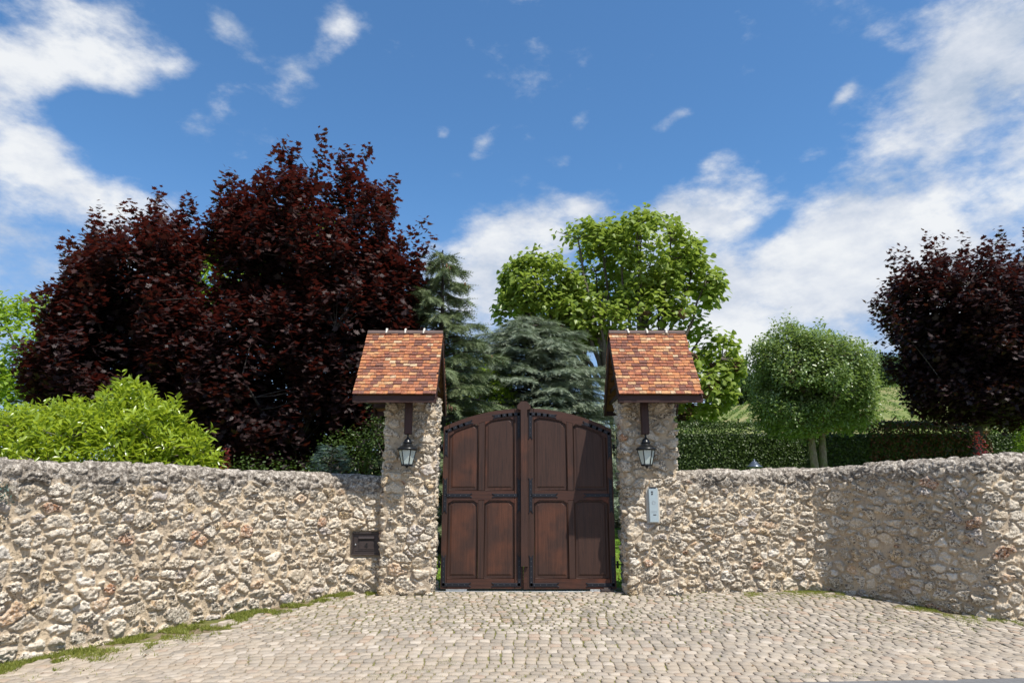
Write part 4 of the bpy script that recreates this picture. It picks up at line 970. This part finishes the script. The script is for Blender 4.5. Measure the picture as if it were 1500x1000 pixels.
conifer('spruce', (-1.75, 17.2), 7.75, 2.1, 'tall blue-green spruce with brown cones, just behind the left pillar roof', M['spruce'], 7, nb=120, rise=.45, droop=.55, hang=.75, width=.30, spray=.36, dens=34, lean=(-.1, 0), cones=34, pw=.62, irr=.4)
conifer('spruce', (-2.1, 22.5), 5.6, 1.6, 'lower dark spruce showing between the tall spruce and the gate', M['spruce'], 9, nb=150, rise=.1, droop=.35, hang=.6, width=.3, spray=.36, dens=26)
conifer('cedar', (.85, 20.6), 6.5, 3.6, 'grey-green cedar with layered drooping branches, behind the gate top', M['cedar'], 12, nb=300, rise=.30, droop=.42, hang=.40, width=.40, spray=.30, dens=32, z0f=.1, pw=.40, lean=(-.35, 0), irr=.4)
conifer('blue_juniper', (-3.55, 13.6), 2.5, .55, 'small blue-green juniper bush behind the left wall, near the pillar', M['bluegreen'], 14, nb=70, rise=.4, droop=.1, hang=.0, width=.5, spray=.14, dens=30, z0f=.3, pw=.5)

# clipped hedge
def hedge(x0, x1, y0, zt, label, mats, seed, n):
    rng = np.random.default_rng(seed); zb = 1.0; root = empty('clipped_hedge', ((x0+x1)/2, y0, zb*.5), label, 'hedge'); off = np.array(root.location)
    mb = MB(); mb.box(((0), .55, (zt-.3-off[2])/2-.25), (x1-x0-.1, .8, zt-.0-off[2]+.2), None, .1); mb.build('core', M['hedge'], root)
    def pts(n_, xa, xb):
        x = rng.uniform(xa, xb, n_); f = rng.random(n_); topf = f < .22; z = np.where(topf, zt+rng.normal(size=n_)*.035, rng.uniform(1.5, zt, n_)); y = np.where(topf, y0+rng.random(n_)*1.1, y0+rng.normal(size=n_)*.05)
        z = z+.05*(vn(x*1.3, x*0, seed)-.5); nr = np.where(topf[:, None], [0, -.2, 1.], [0, -1., .35])+rng.normal(size=(n_, 3))*.55
        ax = rng.normal(size=(n_, 3)); return np.stack([x, y, z], 1)-off, ax, norm(nr), rng.uniform(.05, .10, n_), rng.random(n_)
    for (nm, mt, xa, xb, fr) in mats: p, a, nr, s_, r = pts(int(n*fr), xa, xb); leaves(nm, p, a, nr, s_, r, 'oval', mt, root)
hedge(4.2, 17.5, 21.0, 3.86, 'long clipped dark green hedge with russet patches behind the right wall', [('foliage', M['hedge'], 4.2, 17.5, .93), ('russet_foliage', M['hedgered'], 10.9, 14.6, .20)], 31, 42000)

# garden lamp peeking over the right wall
root = empty('garden_lamp', (5.25, 15.0, float(terrain(5.25, 15))), 'dark cap of a garden lamp peeking over the right wall, before the hedge', 'garden lamp'); zc_ = 2.36-root.location.z
mb = MB(); mb.lathe([(.06, 0), (.03, .05), (.03, zc_-.42), (.05, zc_-.4), (.05, zc_-.36)], (0, 0, 0), 12); mb.build('post', M['lampblack'], root)
mb = MB(); mb.lathe([(.07, zc_-.36), (.12, zc_-.13)], (0, 0, 0), 6, False); mb.build('glass', M['glass'], root)
mb = MB(); mb.lathe([(.17, zc_-.13), (.172, zc_-.115), (.12, zc_-.08), (.075, zc_-.03), (.05, zc_), (.02, zc_+.01), (.028, zc_+.03), (.008, zc_+.05)], (0, 0, 0), 20); mb.build('cap', simple('blue_grey_cap', (.10, .12, .15), .3, .5), root)

# vineyard rows and the far wood
def vines():
    rng = np.random.default_rng(77); pos = []
    for k in range(-6, 54):
        x0 = 14+k*2.8; t_ = rng.uniform(0, 1, 900); y = 60+t_*140; x = x0*1.0+(y-60)*.42+rng.normal(size=900)*.10
        px = x/y; ok = (px > .2) & (px < .85); pos.append(np.stack([x[ok], y[ok], terrain(x[ok], y[ok])+rng.uniform(.15, 1.0, ok.sum())], 1))
    P = np.vstack(pos); n = len(P); o_ = leaves('vineyard_rows', P, rng.normal(size=(n, 3))*[.4, 1, .2], norm(rng.normal(size=(n, 3))+[0, -.6, 1]), rng.uniform(.25, .5, n), rng.random(n), 'oval', M['vine']); tag(o_, kind='stuff')
vines()
def wood_far():
    rng = np.random.default_rng(99); pos = []; nn_ = []; rr = []
    spots = []
    for px in np.arange(1045, 1420, 5.5):
        for q in range(2):
            y = 196+q*9+rng.uniform(-3, 3); x = (px-750)/1000*y*1.02+rng.uniform(-1, 1); h = np.interp(px, [1045, 1075, 1110, 1180, 1270, 1310, 1420], [3.5, 7.5, 9, 9, 9.5, 8, 6])*rng.uniform(.75, 1.15); spots.append((x, y, h))
    for (x, y, h) in spots:
        n_ = 420; d = norm(rng.normal(size=(n_, 3))); r = rng.uniform(.75, 1.05, n_)*(.8+.4*vn(d[:, 0]*3+x, d[:, 2]*3+d[:, 1]*2, 5)); z = float(terrain(x, y)); pos.append(np.array([x, y, z+h*.52])+d*np.array([h*.36, h*.34, h*.5])*r[:, None]); nn_.append(norm(d+rng.normal(size=d.shape)*.4)); rr.append(np.clip(rng.random()*.6+rng.random(n_)*.4, 0, 1))
    P = np.vstack(pos); o_ = leaves('far_wood', P, rng.normal(size=P.shape), np.vstack(nn_), rng.uniform(.5, 1.1, len(P)), np.concatenate(rr), 'oval', M['forest']); tag(o_, kind='stuff')
wood_far()

# grass: verge along the walls, tufts in the joints
def grass():
    rng = np.random.default_rng(13); pts = []; hs = []
    # along the left wall
    s_, S_ = resample(LP, .01); tn = norm(np.gradient(s_, axis=0)); N = np.stack([tn[:, 1], -tn[:, 0]], 1)
    k = rng.integers(0, len(s_), 110000); d = np.abs(rng.normal(size=110000))*.20*np.interp(s_[k, 1], [7, 8.5, 10, 11, 12], [2.6, 2.2, 2.0, 1.3, .5]); p = s_[k]+N[k]*(d+.03)[:, None]
    m_ = fbm(p[:, 0]*5.5, p[:, 1]*5.5, 3) > .50+.16*np.minimum(d, 1); p = p[m_][:48000]; pts.append(p); hs.append(rng.uniform(.018, .055, len(p)))
    s_, S_ = resample(RP, .01); tn = norm(np.gradient(s_, axis=0)); N = np.stack([tn[:, 1], -tn[:, 0]], 1)
    k = rng.integers(0, len(s_), 60000); d = np.abs(rng.normal(size=60000))*.26; p = s_[k]+N[k]*(d+.03)[:, None]; m_ = fbm(p[:, 0]*3, p[:, 1]*3, 8) > .545; pts.append(p[m_]); hs.append(np.full(m_.sum(), .028))
    # tufts between the cobbles
    c = np.stack([rng.uniform(-5.5, 8, 9000), rng.uniform(7.6, 12.3, 9000)], 1); m_ = fbm(c[:, 0]*.9, c[:, 1]*.9, 21)+.10*sstep(8, 11, c[:, 1]) > .53; c = c[m_]
    c = c[inside(c[:, 0], c[:, 1])][:2600]; q = np.repeat(c, 14, 0)+rng.normal(size=(len(c)*14, 2))*[.035, .012]; pts.append(q); hs.append(np.full(len(q), .020))
    p = np.vstack(pts); h = np.concatenate(hs)*rng.uniform(.5, 1.5, len(p)); n = len(p); ax = norm(rng.normal(size=(n, 3))*[.6, .6, .15]+[0, 0, .75])
    P3 = np.c_[p, .006+gslope(p[:, 1])]; TPL['blade'] = (np.array([(0, .09, 0), (0, -.09, 0), (.6, .05, .05), (.6, -.05, .05), (1, 0, .2)]), [(0, 1, 3, 2), (2, 3, 4)])
    o_ = leaves('grass_tufts', P3, ax, norm(rng.normal(size=(n, 3))+[0, 0, .2]), h, rng.random(n), 'blade', M['grass']); tag(o_, kind='stuff')
grass()
# sunlit lawn behind the gate
def lawn():
    rng = np.random.default_rng(17); n = 9000; p = np.stack([rng.uniform(-3, 4, n), rng.uniform(13.1, 17, n)], 1)
    o_ = leaves('lawn_grass', np.c_[p, terrain(p[:, 0], p[:, 1])], norm(rng.normal(size=(n, 3))*[.5, .5, .1]+[0, 0, .8]), norm(rng.normal(size=(n, 3))), rng.uniform(.05, .12, n), rng.random(n), 'blade', M['grass']); tag(o_, kind='stuff')
lawn()

def litter():
    rng = np.random.default_rng(23); n = 900; x = rng.uniform(-6, 8, n); y = rng.uniform(7.6, 12.2, n); ok = inside(x, y); x = x[ok]; y = y[ok]; n = len(x)
    o_ = leaves('fallen_leaves', np.c_[x, y, gslope(y)+.026], rng.normal(size=(n, 3))*[1, 1, .12], norm(rng.normal(size=(n, 3))*.3+[0, 0, 1]), rng.uniform(.012, .04, n), rng.random(n), 'oval', mat_leaf('dry_leaf', (.09, .05, .025), (.24, .15, .07), (.2, .1, .04), .7, .2, .1)); tag(o_, kind='stuff')
litter()
